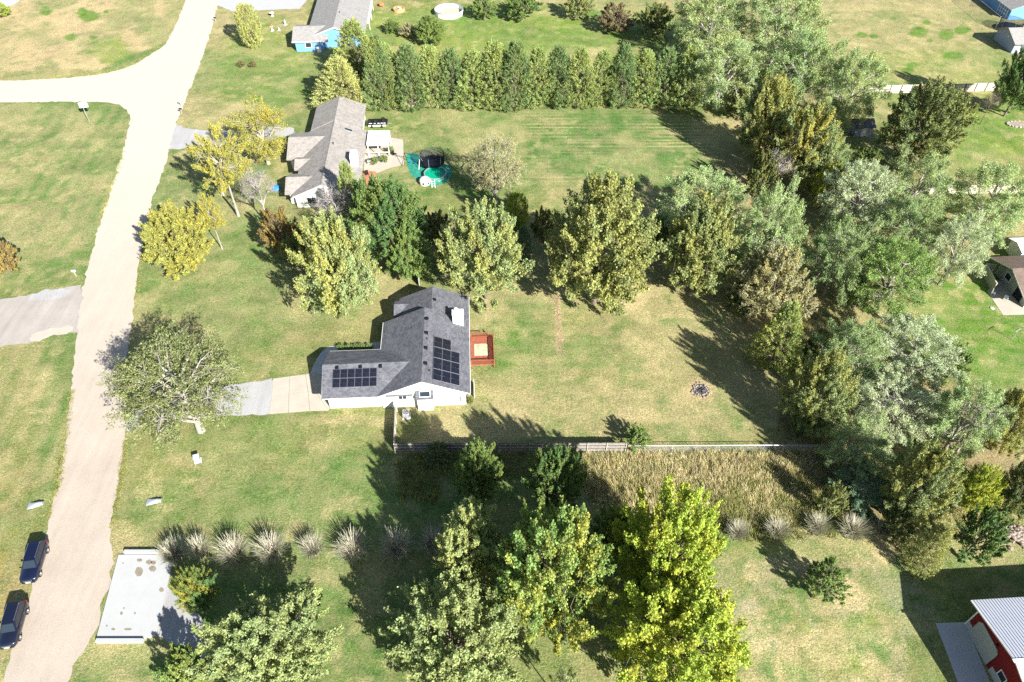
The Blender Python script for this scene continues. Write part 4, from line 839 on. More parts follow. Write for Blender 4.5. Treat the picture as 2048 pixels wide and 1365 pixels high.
# ------------------------------------------------------------------ plants
def unit(a): return a/np.maximum(np.linalg.norm(a,axis=-1,keepdims=True),1e-9)
def leaf_mesh(name, C, D, N, L, W, lv, mat):
    n=len(C); D=unit(D); S=unit(np.cross(N,D)); L=np.asarray(L)[:,None]; W=np.asarray(W)[:,None]
    co=np.stack([C-D*L*0.5, C+S*W*0.5-D*L*0.08, C+D*L*0.5, C-S*W*0.5-D*L*0.08],1).reshape(-1,3)
    me=bpy.data.meshes.new(name); me.vertices.add(4*n); me.vertices.foreach_set('co',co.ravel().astype(np.float32))
    me.loops.add(4*n); me.loops.foreach_set('vertex_index',np.arange(4*n,dtype=np.int32)); me.polygons.add(n); me.polygons.foreach_set('loop_start',np.arange(0,4*n,4,dtype=np.int32))
    at=me.color_attributes.new('lv','FLOAT_COLOR','POINT'); at.data.foreach_set('color',np.repeat(np.concatenate([lv,np.ones((n,1))],1),4,0).ravel().astype(np.float32))
    me.update(calc_edges=True); me.materials.append(mat); return me
def sph(r,n): return unit(r.normal(size=(n,3)))
CLEAR={'maple':0.0,'round':0.0,'cedar':0.0,'elm':0.06,'sparse':0.10,'bare':0.35,'shrub':0.0,'column':0.0,'leggy':0.9}
def clump_cloud(r, P, A, n_leaf, ln, rad, leaf, aspect, outward, up):
    """leaves round every shoot: P start points, A shoot axes"""
    k=len(P); C=np.repeat(P,n_leaf,0); Ax=np.repeat(A,n_leaf,0); t=r.random((k*n_leaf,1))
    off=r.normal(size=(k*n_leaf,3))*rad*(1.0-0.55*t); C=C+Ax*t*ln+off
    D=unit(Ax*outward+r.normal(size=C.shape)*0.7); N=unit(r.normal(size=C.shape)*0.6+np.array([0,0,up])+Ax*0.45)
    L=leaf*r.uniform(0.65,1.3,len(C)); return C,D,N,L,L*aspect
def gen_tree(kind, seed, variant=''):
    r=np.random.default_rng(seed); clear=CLEAR[kind]; zc=clear+1.0; tr=MB(); r5=random.Random(seed)
    lob=sph(r,9); lob[:,2]=np.abs(lob[:,2])*0.8-0.15; lobA=r.uniform(-0.16,0.22,9)
    def shape(d):
        m=np.ones(len(d))
        for q,a in zip(unit(lob),lobA): m+=a*np.clip((d@q-0.55)/0.45,0,1)
        return m
    limbs=[]
    if kind in('maple','round','shrub','leggy'):
        nC={'maple':1250,'round':1350,'shrub':520,'leggy':620}[kind]
        nS={'maple':84,'round':92,'shrub':44,'leggy':40}[kind]; sd=sph(r,nS*4); sd=sd[sd[:,2]>-0.88]
        keep=[0]                                                   # spread the main shoots apart so that gaps stay between them
        for i in range(1,len(sd)):
            if len(keep)<nS and np.min(np.linalg.norm(sd[keep]-sd[i],axis=1))>0.19: keep.append(i)
        sd=sd[keep]; sl_=shape(sd)*r.uniform(0.74,1.06,len(sd)); sd2=unit(sd+np.array([0,0,0.16])); own=r.integers(0,len(sd),nC); t=0.30+0.70*r.random(nC)**0.62
        P=(sd*(1-t)[0]*0+sd)[own]*0.30+(sd2*sl_[:,None])[own]*(t[:,None]*0.72); P+=r.normal(size=(nC,3))*(0.135*(1.10-t))[:,None]
        fill=r.random(nC)<0.28; P[fill]=(sph(r,nC)*(0.35+0.42*r.random(nC))[:,None])[fill]
        egg=np.where(P[:,2]>0,1-0.22*P[:,2]**2,1.03); P[:,:2]*=egg[:,None]; P=P*np.array([1,1,1.02])
        out=unit(P+np.array([0,0,0.25])); A=unit(out*0.85+np.array([0,0,0.65])+r.normal(size=P.shape)*0.25)
        nl=50 if kind!='leggy' else 40; C,D,N,L,W=clump_cloud(r,P-A*0.05,A,nl,0.17,0.030,0.036 if kind!='shrub' else 0.052,0.75,0.5,0.6)
        nlimb=16
    elif kind=='cedar':
        nC=720; z=r.random(nC)**1.2*1.92-0.96; prof=np.clip(((1-z)/2),0,1)**0.72*1.08*np.clip((z+1.25)/0.45,0,1); a=r.random(nC)*6.283
        rr=prof*(0.45+0.5*r.random(nC)**0.6)*(1+0.18*np.sin(a*3+seed)); P=np.stack([rr*np.cos(a),rr*np.sin(a),z],1)
        A=unit(np.stack([np.cos(a),np.sin(a),np.full(nC,0.75)+0.3*z],1)+r.normal(size=P.shape)*0.2)
        C,D,N,L,W=clump_cloud(r,P-A*0.05,A,44,0.22,0.036,0.050,0.42,1.3,0.4); nlimb=10
    elif kind=='column':
        nC=450; z=r.random(nC)*2-1; prof=np.sqrt(np.clip(1-np.abs(z)**3,0,1)); a=r.random(nC)*6.283; rr=prof*(0.55+0.4*r.random(nC)); P=np.stack([rr*np.cos(a),rr*np.sin(a),z*0.95],1)
        A=unit(np.stack([np.cos(a)*0.5,np.sin(a)*0.5,np.full(nC,1.0)],1)+r.normal(size=P.shape)*0.2); C,D,N,L,W=clump_cloud(r,P-A*0.05,A,44,0.20,0.05,0.062,0.5,1.0,0.4); nlimb=6
    elif kind=='elm':
        lobA=r.uniform(-0.28,0.30,9); nS=40; sd=sph(r,nS*5); sd=sd[sd[:,2]>-0.85]; keep=[0]
        for i in range(1,len(sd)):
            if len(keep)<nS and np.min(np.linalg.norm(sd[keep]-sd[i],axis=1))>0.30: keep.append(i)
        sd=sd[keep]; sl_=shape(sd)*r.uniform(0.66,1.08,len(sd)); nC=1150; own=r.integers(0,len(sd),nC); t=0.35+0.65*r.random(nC)**0.6; cs=sd*0.62*np.array([1,1,0.9])
        P=sd[own]*0.30+(sd*sl_[:,None])[own]*(t[:,None]*0.70)+np.stack([0*t,0*t,-0.10*t*t],1)[:, :]+r.normal(size=(nC,3))*(0.150*(1.15-t))[:,None]
        fill=r.random(nC)<0.12; P[fill]=(sph(r,nC)*(0.35+0.42*r.random(nC))[:,None])[fill]; nb=14; cs=cs[:14]
        A=unit(sd[own]*1.0+np.array([0,0,0.12])+r.normal(size=P.shape)*0.32)
        C,D,N,L,W=clump_cloud(r,P-A*0.04,A,44,0.19,0.034,0.030,0.58,1.0,0.55); nlimb=nb
    elif kind=='sparse':
        nb=26; cs=sph(r,nb*3); kp=[0]
        for i in range(1,len(cs)):
            if len(kp)<nb and np.min(np.linalg.norm(cs[kp]-cs[i],axis=1))>0.36: kp.append(i)
        cs=cs[kp]; nb=len(cs); cs[:,2]=cs[:,2]*0.85; cs*=r.uniform(0.50,0.80,nb)[:,None]; br=r.uniform(0.20,0.33,nb); per=34; Ps=[];As=[]
        for c_,b_ in zip(cs,br):
            d=sph(r,per); P_=c_+d*(b_*(0.30+0.70*r.random(per)**0.5))[:,None]*np.array([1.15,1.15,0.55]); Ps.append(P_); As.append(unit(d*np.array([1,1,.4])*0.8+unit(c_[None,:])*1.0+np.array([0,0,0.05])+r.normal(size=d.shape)*0.3))
        P=np.concatenate(Ps); A=np.concatenate(As); C,D,N,L,W=clump_cloud(r,P-A*0.04,A,34,0.18,0.036,0.029,0.6,0.9,0.6); nlimb=nb
    elif kind=='bare':
        nC=230; d=sph(r,nC); d[:,2]=np.abs(d[:,2])*0.9-0.1; P=d*(0.45+0.5*r.random(nC))[:,None]; A=unit(P+np.array([0,0,.5])); C=None; nlimb=12
    # wood: trunk, curved limbs, a twig to every shoot
    base=0.045 if kind in('maple','round','cedar','column') else (0.058 if kind=='sparse' else 0.05)
    lean=np.array([r.uniform(-.08,.08),r.uniform(-.08,.08),0])
    ctr=np.array([0,0,zc]); top=zc+(0.55 if kind in('cedar','column','maple') else 0.15)
    pts=[np.array([0,0,0])+lean*t*t+np.array([0,0,top*t]) for t in np.linspace(0,1,6)]
    for i in range(5): tr.tube(pts[i],pts[i+1],base*(1-i*0.16)*(1.25 if i==0 else 1),base*(1-(i+1)*0.16),n=8,cap=False)
    tips=[]
    if kind in('elm','sparse'): ends=[c_*1.0+ctr for c_ in cs]
    else:
        e=sph(r,nlimb); e[:,2]=np.abs(e[:,2])*0.8; ends=[q*0.72*np.array([1,1,0.9])+ctr for q in e]
    for e in ends:
        t0=min(top*0.95,max(clear*0.75+0.12,e[2]-0.75*np.hypot(e[0],e[1])-0.05)); s_=np.array([0,0,t0])+lean*(t0/top)**2
        mid=(s_+e)/2+np.array([0,0,0.10])+r.normal(size=3)*0.05; seq=[s_,(s_+mid)/2+r.normal(size=3)*0.02,mid,(mid+e)/2+r.normal(size=3)*0.03,e]; rads=[base*0.55,base*0.45,base*0.34,base*0.24,base*0.12]
        for i in range(4): tr.tube(seq[i],seq[i+1],rads[i],rads[i+1],n=5,cap=False)
        for i in range(1,5):
            tips.append(seq[i]); tips.append((seq[i-1]+seq[i])/2)
    tips=np.array(tips); sel=np.arange(len(P)) if kind=='bare' else r.permutation(len(P))[:(330 if kind=='sparse' else 170)]
    for i in sel:
        p=P[i]+ctr; q=tips[np.argmin(((tips-p)**2).sum(1)+0.15*(tips[:,2]>p[2]))]; m_=(p+q)/2+r.normal(size=3)*0.03; w_=base*0.13
        tr.tube(q,m_,w_,w_*0.7,n=3,cap=False); tr.tube(m_,p+A[i]*0.08,w_*0.7,w_*0.25,n=3,cap=False)
        if kind=='bare':
            for _ in range(3): tr.tube(m_,p+r.normal(size=3)*0.13,w_*0.5,w_*0.15,n=3,cap=False)
    if kind=='bare': return None, tr
    # colour of single leaves: whole shoots vary together, some turn
    k=len(P); nl=len(C)//k; g=r.uniform(0.78,1.22,k); side=np.clip(fbm(P[:,0]*3+50,P[:,1]*3+P[:,2]*2,1.0,seed,2)*2.2-0.65,0,1)
    lv=np.zeros((len(C),3)); lv[:,0]=np.repeat(g,nl)*r.uniform(0.75,1.25,len(C)); lv[:,1]=np.clip(np.repeat(side,nl)*r.uniform(0.3,1.0,len(C)),0,1); lv[:,2]=np.where(r.random(len(C))<0.035,0.6,0)
    C=C+ctr; C[:,2]=np.maximum(C[:,2],0.01)
    return leaf_mesh('foliage',C,D,N,L,W,lv,M['needle' if kind in('cedar','column') else 'leaf']), tr
PROTO={}
def proto(kind, var, bark):
    key=(kind,var,bark)
    if key not in PROTO:
        cr,tr=gen_tree(kind,100+31*var+sum(map(ord,kind))); PROTO[key]=(cr,tr.mesh('trunk',M[bark],True))
    return PROTO[key]
ES=sph(np.random.default_rng(3),400)
def fit(bb, clear, amin, amax):
    """crown ellipsoid (centre on the ground, radius, half height) whose outline fills the box the crown has in the photo"""
    u0,v0,u1,v1=bb; p=G((u0+u1)/2,(v0+v1)/2+10,3.0); X,Y=p.x,p.y; rad=2.0; a=2.0
    for _ in range(60):
        q=ES*np.array([rad,rad,a])+np.array([X,Y,a*(1+clear)]); z=q[:,2]-HCAM; d=q[:,1]*CP-z*SP; U=1024+FPX*q[:,0]/d; V=682.5+FPX*(-q[:,1]*SP-z*CP)/d
        w,h=U.max()-U.min(),V.max()-V.min(); fw=(u1-u0)/w; fh=(v1-v0)/h
        rad*=fw**0.6; a*=fh**0.8
        if a<amin*rad or a>amax*rad:
            a=min(max(a,amin*rad),amax*rad)
        s=FPX/d.mean(); X+=((u0+u1)/2-(U.max()+U.min())/2)/s*0.8; Y-=((v0+v1)/2-(V.max()+V.min())/2)/s*1.0
    return X,Y,rad,a
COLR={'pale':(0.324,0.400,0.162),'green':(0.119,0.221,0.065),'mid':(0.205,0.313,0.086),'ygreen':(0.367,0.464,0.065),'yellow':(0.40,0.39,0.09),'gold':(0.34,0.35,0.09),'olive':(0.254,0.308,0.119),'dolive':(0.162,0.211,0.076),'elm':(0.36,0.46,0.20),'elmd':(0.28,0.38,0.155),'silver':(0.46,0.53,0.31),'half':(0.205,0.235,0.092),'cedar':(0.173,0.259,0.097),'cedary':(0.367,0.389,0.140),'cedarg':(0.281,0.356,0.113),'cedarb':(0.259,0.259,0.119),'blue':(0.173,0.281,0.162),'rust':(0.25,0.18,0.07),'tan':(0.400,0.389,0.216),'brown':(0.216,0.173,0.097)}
NTREE=0
def tree(name, kind, bb, tint, label, cat='tree', group=None, yel=0.3, var=None, bark=None, amin=0.75, amax=1.75, rz=None):
    global NTREE
    NTREE+=1; var=NTREE%3 if var is None else var
    bark=bark or {'elm':'bark_grey','sparse':'bark_grey','bare':'bark_dead','leggy':'bark_grey'}.get(kind,'bark')
    X,Y,rad,a=fit(bb,CLEAR[kind],amin,amax); kk=1.06 if kind=='elm' else 1.0; rad*=kk; a*=kk; cr,tr=proto(kind,var,bark)
    t=empty(name,(X,Y,0),rng.random()*6.28 if rz is None else rz,label,cat,group); t.scale=(rad,rad,a)
    link('trunk' if cat=='tree' else 'stems',tr,t)
    if cr: c=link('crown',cr,t); k=rng.uniform(0.92,1.08); c.color=(*[x*k for x in COLR[tint]],yel)
    return t
T=tree
# foreground, below the yard fence
T('maple_tree','maple',(862,972,1012,1215),'pale','pale yellow green maple at the edge of the feather grass row',yel=.35)
T('maple_tree','maple',(778,1150,1045,1440),'pale','broad pale leaved maple in front of the bright yellow green trees',yel=.2,var=1)
T('maple_tree','round',(985,985,1220,1290),'mid','full green maple with a golden patch between two pale maples',yel=.75)
T('maple_tree','round',(1185,985,1285,1150),'mid','slim green maple squeezed beside the bright yellow green crown',yel=.6)
T('ash_tree','round',(1235,962,1455,1250),'ygreen','bright yellow green tree rising from the tall dry grass',yel=.6,var=0)
T('ash_tree','round',(1215,1130,1510,1450),'ygreen','largest bright yellow green tree on the edge of the dry lot',yel=.5,var=2)
T('maple_tree','maple',(388,1172,655,1440),'pale','pale maple growing beside the gravel drive and concrete slab',yel=.25,var=2)
T('maple_tree','shrub',(300,1285,425,1410),'mid','small green bushy tree at the lower end of the gravel drive',yel=.35)
T('maple_tree','maple',(344,1128,436,1232),'green','young round tree with one yellow side by the concrete slab',yel=.85)
T('maple_tree','maple',(902,878,1003,1010),'green','young bright green maple leaning over the board fence',yel=.3)
T('maple_tree','maple',(1055,882,1165,1025),'green','dark green young maple by the end of the board fence',yel=.3)
T('maple_tree','leggy',(1095,1325,1165,1420),'pale','thin pale sapling below the golden patched maple',yel=.2)
T('shrub','shrub',(1245,848,1305,905),'mid','weedy green shrub where board fence meets chain link','shrub',yel=.2)
# by the road
T('elm_tree','sparse',(203,600,500,945),'half','large half bare tree with pale branches reaching over the road',yel=.1,var=1,amin=.7,amax=1.0)
T('maple_tree','maple',(275,405,427,550),'gold','dense golden yellow maple at the road edge',yel=.55)
T('maple_tree','leggy',(378,238,500,400),'yellow','yellow tree with bare pale trunk at the neighbour gravel drive',yel=.6,amax=1.3)
T('ash_tree','sparse',(448,182,585,330),'yellow','airy yellow tree with grey branches beside the neighbour gravel drive',yel=.7)
T('maple_tree','leggy',(388,388,450,470),'yellow','small orange yellow sapling with a slanting pale trunk',yel=.9)
T('bare_tree','bare',(470,318,562,440),'tan','leafless grey tree beside the blue tarp bundle',var=0)
T('bare_tree','bare',(620,355,720,470),'tan','leafless shrubby tree in front of the white gable wall',var=1)
T('maple_tree','shrub',(515,412,605,510),'rust','low orange and brown tree beside the white gable wall',yel=.6)
T('cedar_tree','shrub',(565,465,625,545),'dolive','dark brownish bush behind the round yellow green maple',yel=.3)
T('shrub','shrub',(-45,470,40,552),'rust','rusty brown shrub on the lawn above the asphalt drive','shrub',yel=.4)
T('arborvitae','column',(470,8,525,98),'cedary','upright yellowish evergreen on the lawn of the blue house',yel=.3)
for k,(u,v) in enumerate(((482,128),(505,128))): T('shrub','shrub',(u-9,v-6,u+9,v+6),'brown',('small brown ground shrub on the far lawn','grey green ground shrub on the far lawn')[k],'shrub')
T('shrub','shrub',(-20,8,22,34),'ygreen','bright shrub beside the pale corner drive','shrub')
# between the two houses
T('maple_tree','maple',(588,422,755,640),'pale','rounded yellow green maple on the front lawn of the main house',yel=.6,var=0)
T('maple_tree','round',(700,350,862,535),'green','dark green tree crowded behind the rounded front lawn maple',yel=.25)
T('maple_tree','maple',(775,452,862,565),'mid','smaller green maple by the short dark fence',yel=.2)
T('cedar_tree','cedar',(660,322,735,440),'cedarg','green cedar against the taupe roof',yel=.3)
T('cedar_tree','cedar',(715,355,800,470),'blue','blue green cedar behind the dark green tree',yel=.2)
T('maple_tree','maple',(885,398,1052,612),'pale','yellow green maple above the rear corner of the main house',yel=.5,var=2)
T('arborvitae','column',(1010,372,1058,475),'ygreen','tall yellow green columnar evergreen between two maples',yel=.3)
T('cedar_tree','cedar',(1025,440,1070,530),'blue','small blue green cedar at the foot of the columnar evergreen',yel=.1)
T('ash_tree','sparse',(930,230,1048,415),'tan','thin tan leaved tree on the neighbour lawn by the trampoline',yel=.3,amax=1.5)
T('maple_tree','maple',(1085,348,1318,630),'olive','largest olive maple bordering the back yard',yel=.4,var=1)
T('maple_tree','round',(1318,400,1485,592),'olive','olive maple standing next to the largest back yard maple',yel=.45)
T('elm_tree','elm',(1325,335,1500,490),'elm','grey green elm behind the back yard maples',yel=.1)
T('elm_tree','elm',(1470,365,1615,560),'elm','tall grey green elm at the corner of the back field',yel=.1)
T('maple_tree','round',(1465,485,1612,640),'tan','tan tinged tree at the inner corner of the back yard',yel=.5)
# cedar row behind the back field
T('cedar_tree','cedar',(618,112,742,225),'cedary','golden olive cedar at the house end of the cedar row',yel=.3,amin=.6)
T('cedar_tree','cedar',(650,38,770,165),'cedarg','bushy olive evergreen beside the blue house gable',yel=.5)
T('cedar_tree','cedar',(715,70,800,215),'cedar','dark cedar between the golden cedar and the cedar row',yel=.4)
cu=np.linspace(775,1375,15)
for k,u in enumerate(cu):
    w=random.uniform(82,104); top=random.uniform(82,102); T('cedar_tree','cedar',(u-w/2,top,u+w/2,random.uniform(205,215)),('cedarg','cedar','cedarg','cedar','cedarg')[k%5],'evergreen cedar in the dense row behind the mown back field',group='cedars of the dense row behind the back field',yel=.22,amin=.8,amax=1.9)
T('shrub','shrub',(942,-12,995,40),'mid','rounded green bush near the white pool','shrub'); T('shrub','shrub',(1008,-14,1085,36),'green','wide dark green bush on the far lawn','shrub'); T('shrub','shrub',(1125,-20,1190,40),'olive','olive bush with a bare lower side on the far lawn','shrub',yel=.4)
T('shrub','shrub',(1195,10,1270,62),'brown','brown thicket in the shade on the far lawn','shrub'); T('maple_tree','maple',(828,30,892,92),'mid','small leafy tree over the blue barrel',yel=.2); T('shrub','shrub',(765,40,800,66),'green','small dark bush on the far lawn near the stone planter','shrub'); T('shrub','shrub',(795,45,835,75),'tan','dry tan bush beside the small leafy tree','shrub')
T('shrub','shrub',(1270,5,1350,80),'dolive','dark thicket beside the tall grey green trees','shrub')
# woodland strip: back
T('cottonwood_tree','elm',(1345,-30,1500,130),'elm','big grey green cottonwood at the end of the cedar row',yel=.25,var=0)
T('cottonwood_tree','elm',(1370,70,1530,225),'elm','grey green cottonwood overhanging the shaded corner of the back field',yel=.35,var=2)
T('cottonwood_tree','elm',(1475,-40,1650,150),'elm','tall grey green cottonwood rising beyond the woodland',yel=.2,var=1)
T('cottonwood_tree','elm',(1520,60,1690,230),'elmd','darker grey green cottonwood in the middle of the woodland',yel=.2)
T('elm_tree','elm',(1640,95,1775,260),'elm','olive grey elm over the small hidden shed',yel=.3)
T('maple_tree','round',(1470,150,1600,330),'olive','yellowing olive tree on the shaded side of the back field',yel=.7)
T('maple_tree','round',(1540,205,1690,380),'olive','tree with yellow tips in the middle of the woodland strip',yel=.9)
T('elm_tree','elm',(1610,270,1705,385),'elm','pale elm in front of the small hidden shed',yel=.2)
T('maple_tree','maple',(1760,155,1948,345),'dolive','dark olive maple with reddish leaves near the cream fence',yel=.35,var=0)
T('bare_tree','bare',(1955,150,2010,262),'brown','bare reddish small tree on the bright lawn',var=2,bark='bark')
T('maple_tree','maple',(1985,80,2110,240),'green','dark green maple beside the blue grey outbuilding',yel=.15,var=1)
T('bare_tree','bare',(1515,285,1600,380),'tan','white stemmed leafless shrub in the woodland edge',var=2)
T('maple_tree','shrub',(1620,325,1690,420),'ygreen','yellow green understory tree in the woodland strip',yel=.7)
T('elm_tree','elm',(1640,318,1800,470),'silver','silvery elm behind the yellow green understory tree',yel=.1,var=0)
T('elm_tree','elm',(1755,300,1910,460),'elm','broad elm toward the pale far fence',yel=.15,var=1)
T('elm_tree','elm',(1885,325,2075,490),'elm','airy elm overhanging the pale far fence',yel=.2,var=2)
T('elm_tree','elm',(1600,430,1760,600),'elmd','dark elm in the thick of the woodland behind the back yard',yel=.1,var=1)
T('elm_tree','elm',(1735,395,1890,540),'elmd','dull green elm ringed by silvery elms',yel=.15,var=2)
T('elm_tree','elm',(1850,425,1988,575),'silver','pale silvery elm shading the fenced patio',yel=.1,var=1)
T('elm_tree','elm',(1690,470,1880,640),'mid','green elm leaning over the lush lawn',yel=.1,var=0)
T('cedar_tree','cedar',(1505,598,1628,735),'cedarg','yellow green cedar at the edge of the back yard',yel=.6)
T('elm_tree','elm',(1620,640,1775,790),'elmd','dark grey green elm behind the yellow green cedar',yel=.1,var=2)
T('elm_tree','elm',(1735,630,1930,785),'silver','silver leaved elm bordering the lush lawn',yel=.05,var=0)
T('maple_tree','round',(1570,695,1720,880),'olive','olive tree on the yard side of the woodland',yel=.5)
T('elm_tree','elm',(1680,730,1870,890),'silver','silvery elm with dead branches in the lower woodland',yel=.1,var=1)
T('bare_tree','bare',(1740,760,1850,860),'tan','dead white limbed tree among the silvery elms',var=0)
T('elm_tree','elm',(1850,760,2020,920),'elm','elm with dead outer branches beside the silvery elm',yel=.1,var=2)
T('bare_tree','bare',(1900,775,2025,905),'tan','dead grey tree at the right of the lower woodland elms'.replace('at the right of','between'),var=1)
T('elm_tree','elm',(1635,820,1790,960),'elm','elm at the end of the chain link fence',yel=.15,var=1)
T('elm_tree','elm',(1665,925,1785,1030),'blue','blue green elm shading the tall dry grass',yel=.05)
T('maple_tree','round',(1755,880,1940,1065),'olive','olive tree in the lower woodland near the yellow crown',yel=.5)
T('maple_tree','maple',(1905,915,2015,1040),'ygreen','round bright yellow green tree in the lower woodland',yel=.5)
T('maple_tree','round',(1950,735,2100,950),'olive','yellow dotted olive tree on the far side of the lower woodland',yel=.8)
T('maple_tree','round',(1985,905,2120,1060),'dolive','dark olive tree above the stone heap',yel=.3)
T('cedar_tree','cedar',(1810,1015,1920,1170),'cedary','yellow green cedar next to the barn shadow',yel=.2,amin=.9)
T('cedar_tree','shrub',(1895,1000,2030,1150),'green','green bushy tree between cedar and stone heap',yel=.15)
T('cedar_tree','shrub',(1760,1000,1840,1090),'dolive','dark undergrowth bush behind the yellow green cedar',yel=.2)
T('maple_tree','shrub',(1612,1112,1705,1205),'mid','small leaning green tree on the dry lot',yel=.1)
# understory thickets
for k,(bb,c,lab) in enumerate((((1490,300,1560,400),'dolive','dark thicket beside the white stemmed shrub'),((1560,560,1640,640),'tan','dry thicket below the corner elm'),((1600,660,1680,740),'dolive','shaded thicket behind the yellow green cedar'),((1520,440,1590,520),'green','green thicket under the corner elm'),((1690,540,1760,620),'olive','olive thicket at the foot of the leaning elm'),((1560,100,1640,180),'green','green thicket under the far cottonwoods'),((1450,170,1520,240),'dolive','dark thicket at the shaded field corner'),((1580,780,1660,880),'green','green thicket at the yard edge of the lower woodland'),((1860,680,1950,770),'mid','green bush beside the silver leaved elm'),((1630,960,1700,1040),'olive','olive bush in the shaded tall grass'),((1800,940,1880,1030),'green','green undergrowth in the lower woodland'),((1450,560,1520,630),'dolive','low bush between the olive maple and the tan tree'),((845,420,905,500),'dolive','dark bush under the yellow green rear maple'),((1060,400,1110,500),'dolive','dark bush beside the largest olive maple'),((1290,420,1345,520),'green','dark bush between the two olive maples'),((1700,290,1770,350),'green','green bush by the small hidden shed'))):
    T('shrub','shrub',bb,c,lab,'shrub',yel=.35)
T('shrub','shrub',(935,788,948,814),'mid','small green shrub at the corner of the white wall','shrub')
T('shrub','shrub',(848,880,905,935),'dolive','tangled weedy bush along the board fence','shrub',yel=.3)
for k,u in enumerate((682,696,710,724,738)): T('hedge_shrub','shrub',(u-9,686,u+9,702),'mid','low round hedge shrub planted along the garage wall','shrub','hedge shrubs along the garage wall',yel=.1)
for u,v,lab in ((748,322,'leafy potted plant on the white patio'),(768,318,'bushy plant at the edge of the white patio'),(780,300,'flowering plant beside the patio cover')): T('shrub','shrub',(u-9,v-9,u+9,v+9),'mid',lab,'shrub')

# ------------------------------------------------------------------ grasses
def blades(r, n, base, h, spread, width, lean=0.35, seg=3):
    """arching blades from base points: strips tapering to a tip"""
    a=r.random(n)*6.283; hh=h*r.uniform(0.55,1.1,n); sp=spread*r.uniform(0.15,1.0,n)**0.8; dirx,diry=np.cos(a),np.sin(a); vs_=[];fs=[]
    px,py=-diry,dirx
    for i in range(seg+1):
        t=i/seg; x=base[:,0]+dirx*sp*t**1.6; y=base[:,1]+diry*sp*t**1.6; z=base[:,2]+hh*(t-0.22*t*t*sp/np.maximum(spread,1e-6)); w=width*(1-t)*0.5+width*0.06
        vs_.append(np.stack([x+px*w,y+py*w,z],1)); vs_.append(np.stack([x-px*w,y-py*w,z],1))
    V=np.stack(vs_,1).reshape(-1,3); k=2*(seg+1); q=[]
    for i in range(seg): q.append(np.stack([np.arange(n)*k+2*i,np.arange(n)*k+2*i+1,np.arange(n)*k+2*i+3,np.arange(n)*k+2*i+2],1))
    return V,np.concatenate(q,0),k
def blade_mesh(name,V,Q,lv,mat):
    me=bpy.data.meshes.new(name); me.vertices.add(len(V)); me.vertices.foreach_set('co',V.ravel().astype(np.float32)); me.loops.add(Q.size); me.loops.foreach_set('vertex_index',Q.ravel().astype(np.int32)); me.polygons.add(len(Q)); me.polygons.foreach_set('loop_start',np.arange(0,Q.size,4,dtype=np.int32))
    at=me.color_attributes.new('lv','FLOAT_COLOR','POINT'); at.data.foreach_set('color',np.concatenate([lv,np.ones((len(V),1))],1).ravel().astype(np.float32)); me.update(calc_edges=True); me.materials.append(mat); return me
def feather_mesh(seed):
    r=np.random.default_rng(seed); n=460; b=np.stack([r.normal(0,0.13,n),r.normal(0,0.13,n),np.zeros(n)],1); V,Q,k=blades(r,n,b,1.0,0.95,0.040)
    lv=np.zeros((len(V),3)); lv[:,0]=np.repeat(r.uniform(0.7,1.3,n),k); lv[:,1]=np.repeat(r.uniform(0,0.25,n),k); return blade_mesh('blades',V,Q,lv,M['blade'])
def plume_mesh(seed):
    r=np.random.default_rng(seed); n=90; b=np.stack([r.normal(0,0.13,n),r.normal(0,0.13,n),np.zeros(n)],1); V,Q,k=blades(r,n,b,1.25,0.78,0.044)
    lv=np.zeros((len(V),3)); lv[:,0]=np.repeat(r.uniform(0.8,1.2,n),k); return blade_mesh('plumes',V,Q,lv,M['blade'])
FM=[feather_mesh(s) for s in (1,2,3)]; PMs=[plume_mesh(s) for s in (11,12,13)]
def feather_grass(u,v,rr,hh,label,group,tint=(0.35,0.35,0.235)):
    p=G(u,v); e=empty('ornamental_grass',p,random.random()*6,label,'grass clump',group); e.scale=(rr*1.1,rr*1.1,hh*1.15); i=random.randrange(3)
    o=link('blades',FM[i],e); o.color=(*tint,0.2); o=link('plumes',PMs[i],e); o.color=(0.55,0.48,0.39,0.0)
for k,(u,v,rr,hh) in enumerate(((352,1115,1.9,2.2),(405,1108,1.8,2.2),(473,1113,2.2,2.4),(548,1110,2.2,2.5),(628,1107,1.8,2.2),(708,1110,2.3,2.5),(796,1105,2.2,2.5),(868,1095,2.0,2.3))):
    feather_grass(u,v,rr,hh,'tan feather grass clump in the row below the front lawn','feather grass clumps in the row below the front lawn')
for k,(u,v,rr,hh) in enumerate(((1472,1072,1.6,1.9),(1550,1070,1.7,2.0),(1630,1062,1.7,2.1),(1702,1070,2.0,2.3),(1755,1068,1.6,2.0))):
    feather_grass(u,v,rr,hh,'tan feather grass clump in the row along the dry lot','feather grass clumps along the dry lot')
def in_poly(pts,n,r):
    p=np.array([(G(*q).x,G(*q).y) for q in pts]); lo,hi=p.min(0),p.max(0); out=[]
    tot=0
    while tot<n:
        c=lo+(hi-lo)*r.random((n*2,2)); ins=np.zeros(len(c),bool); j=len(p)-1
        for i in range(len(p)):
            cond=((p[i,1]>c[:,1])!=(p[j,1]>c[:,1]))&(c[:,0]<(p[j,0]-p[i,0])*(c[:,1]-p[i,1])/(p[j,1]-p[i,1]+1e-12)+p[i,0]); ins^=cond; j=i
        out.append(c[ins]); tot+=ins.sum()
    return np.concatenate(out)[:n]
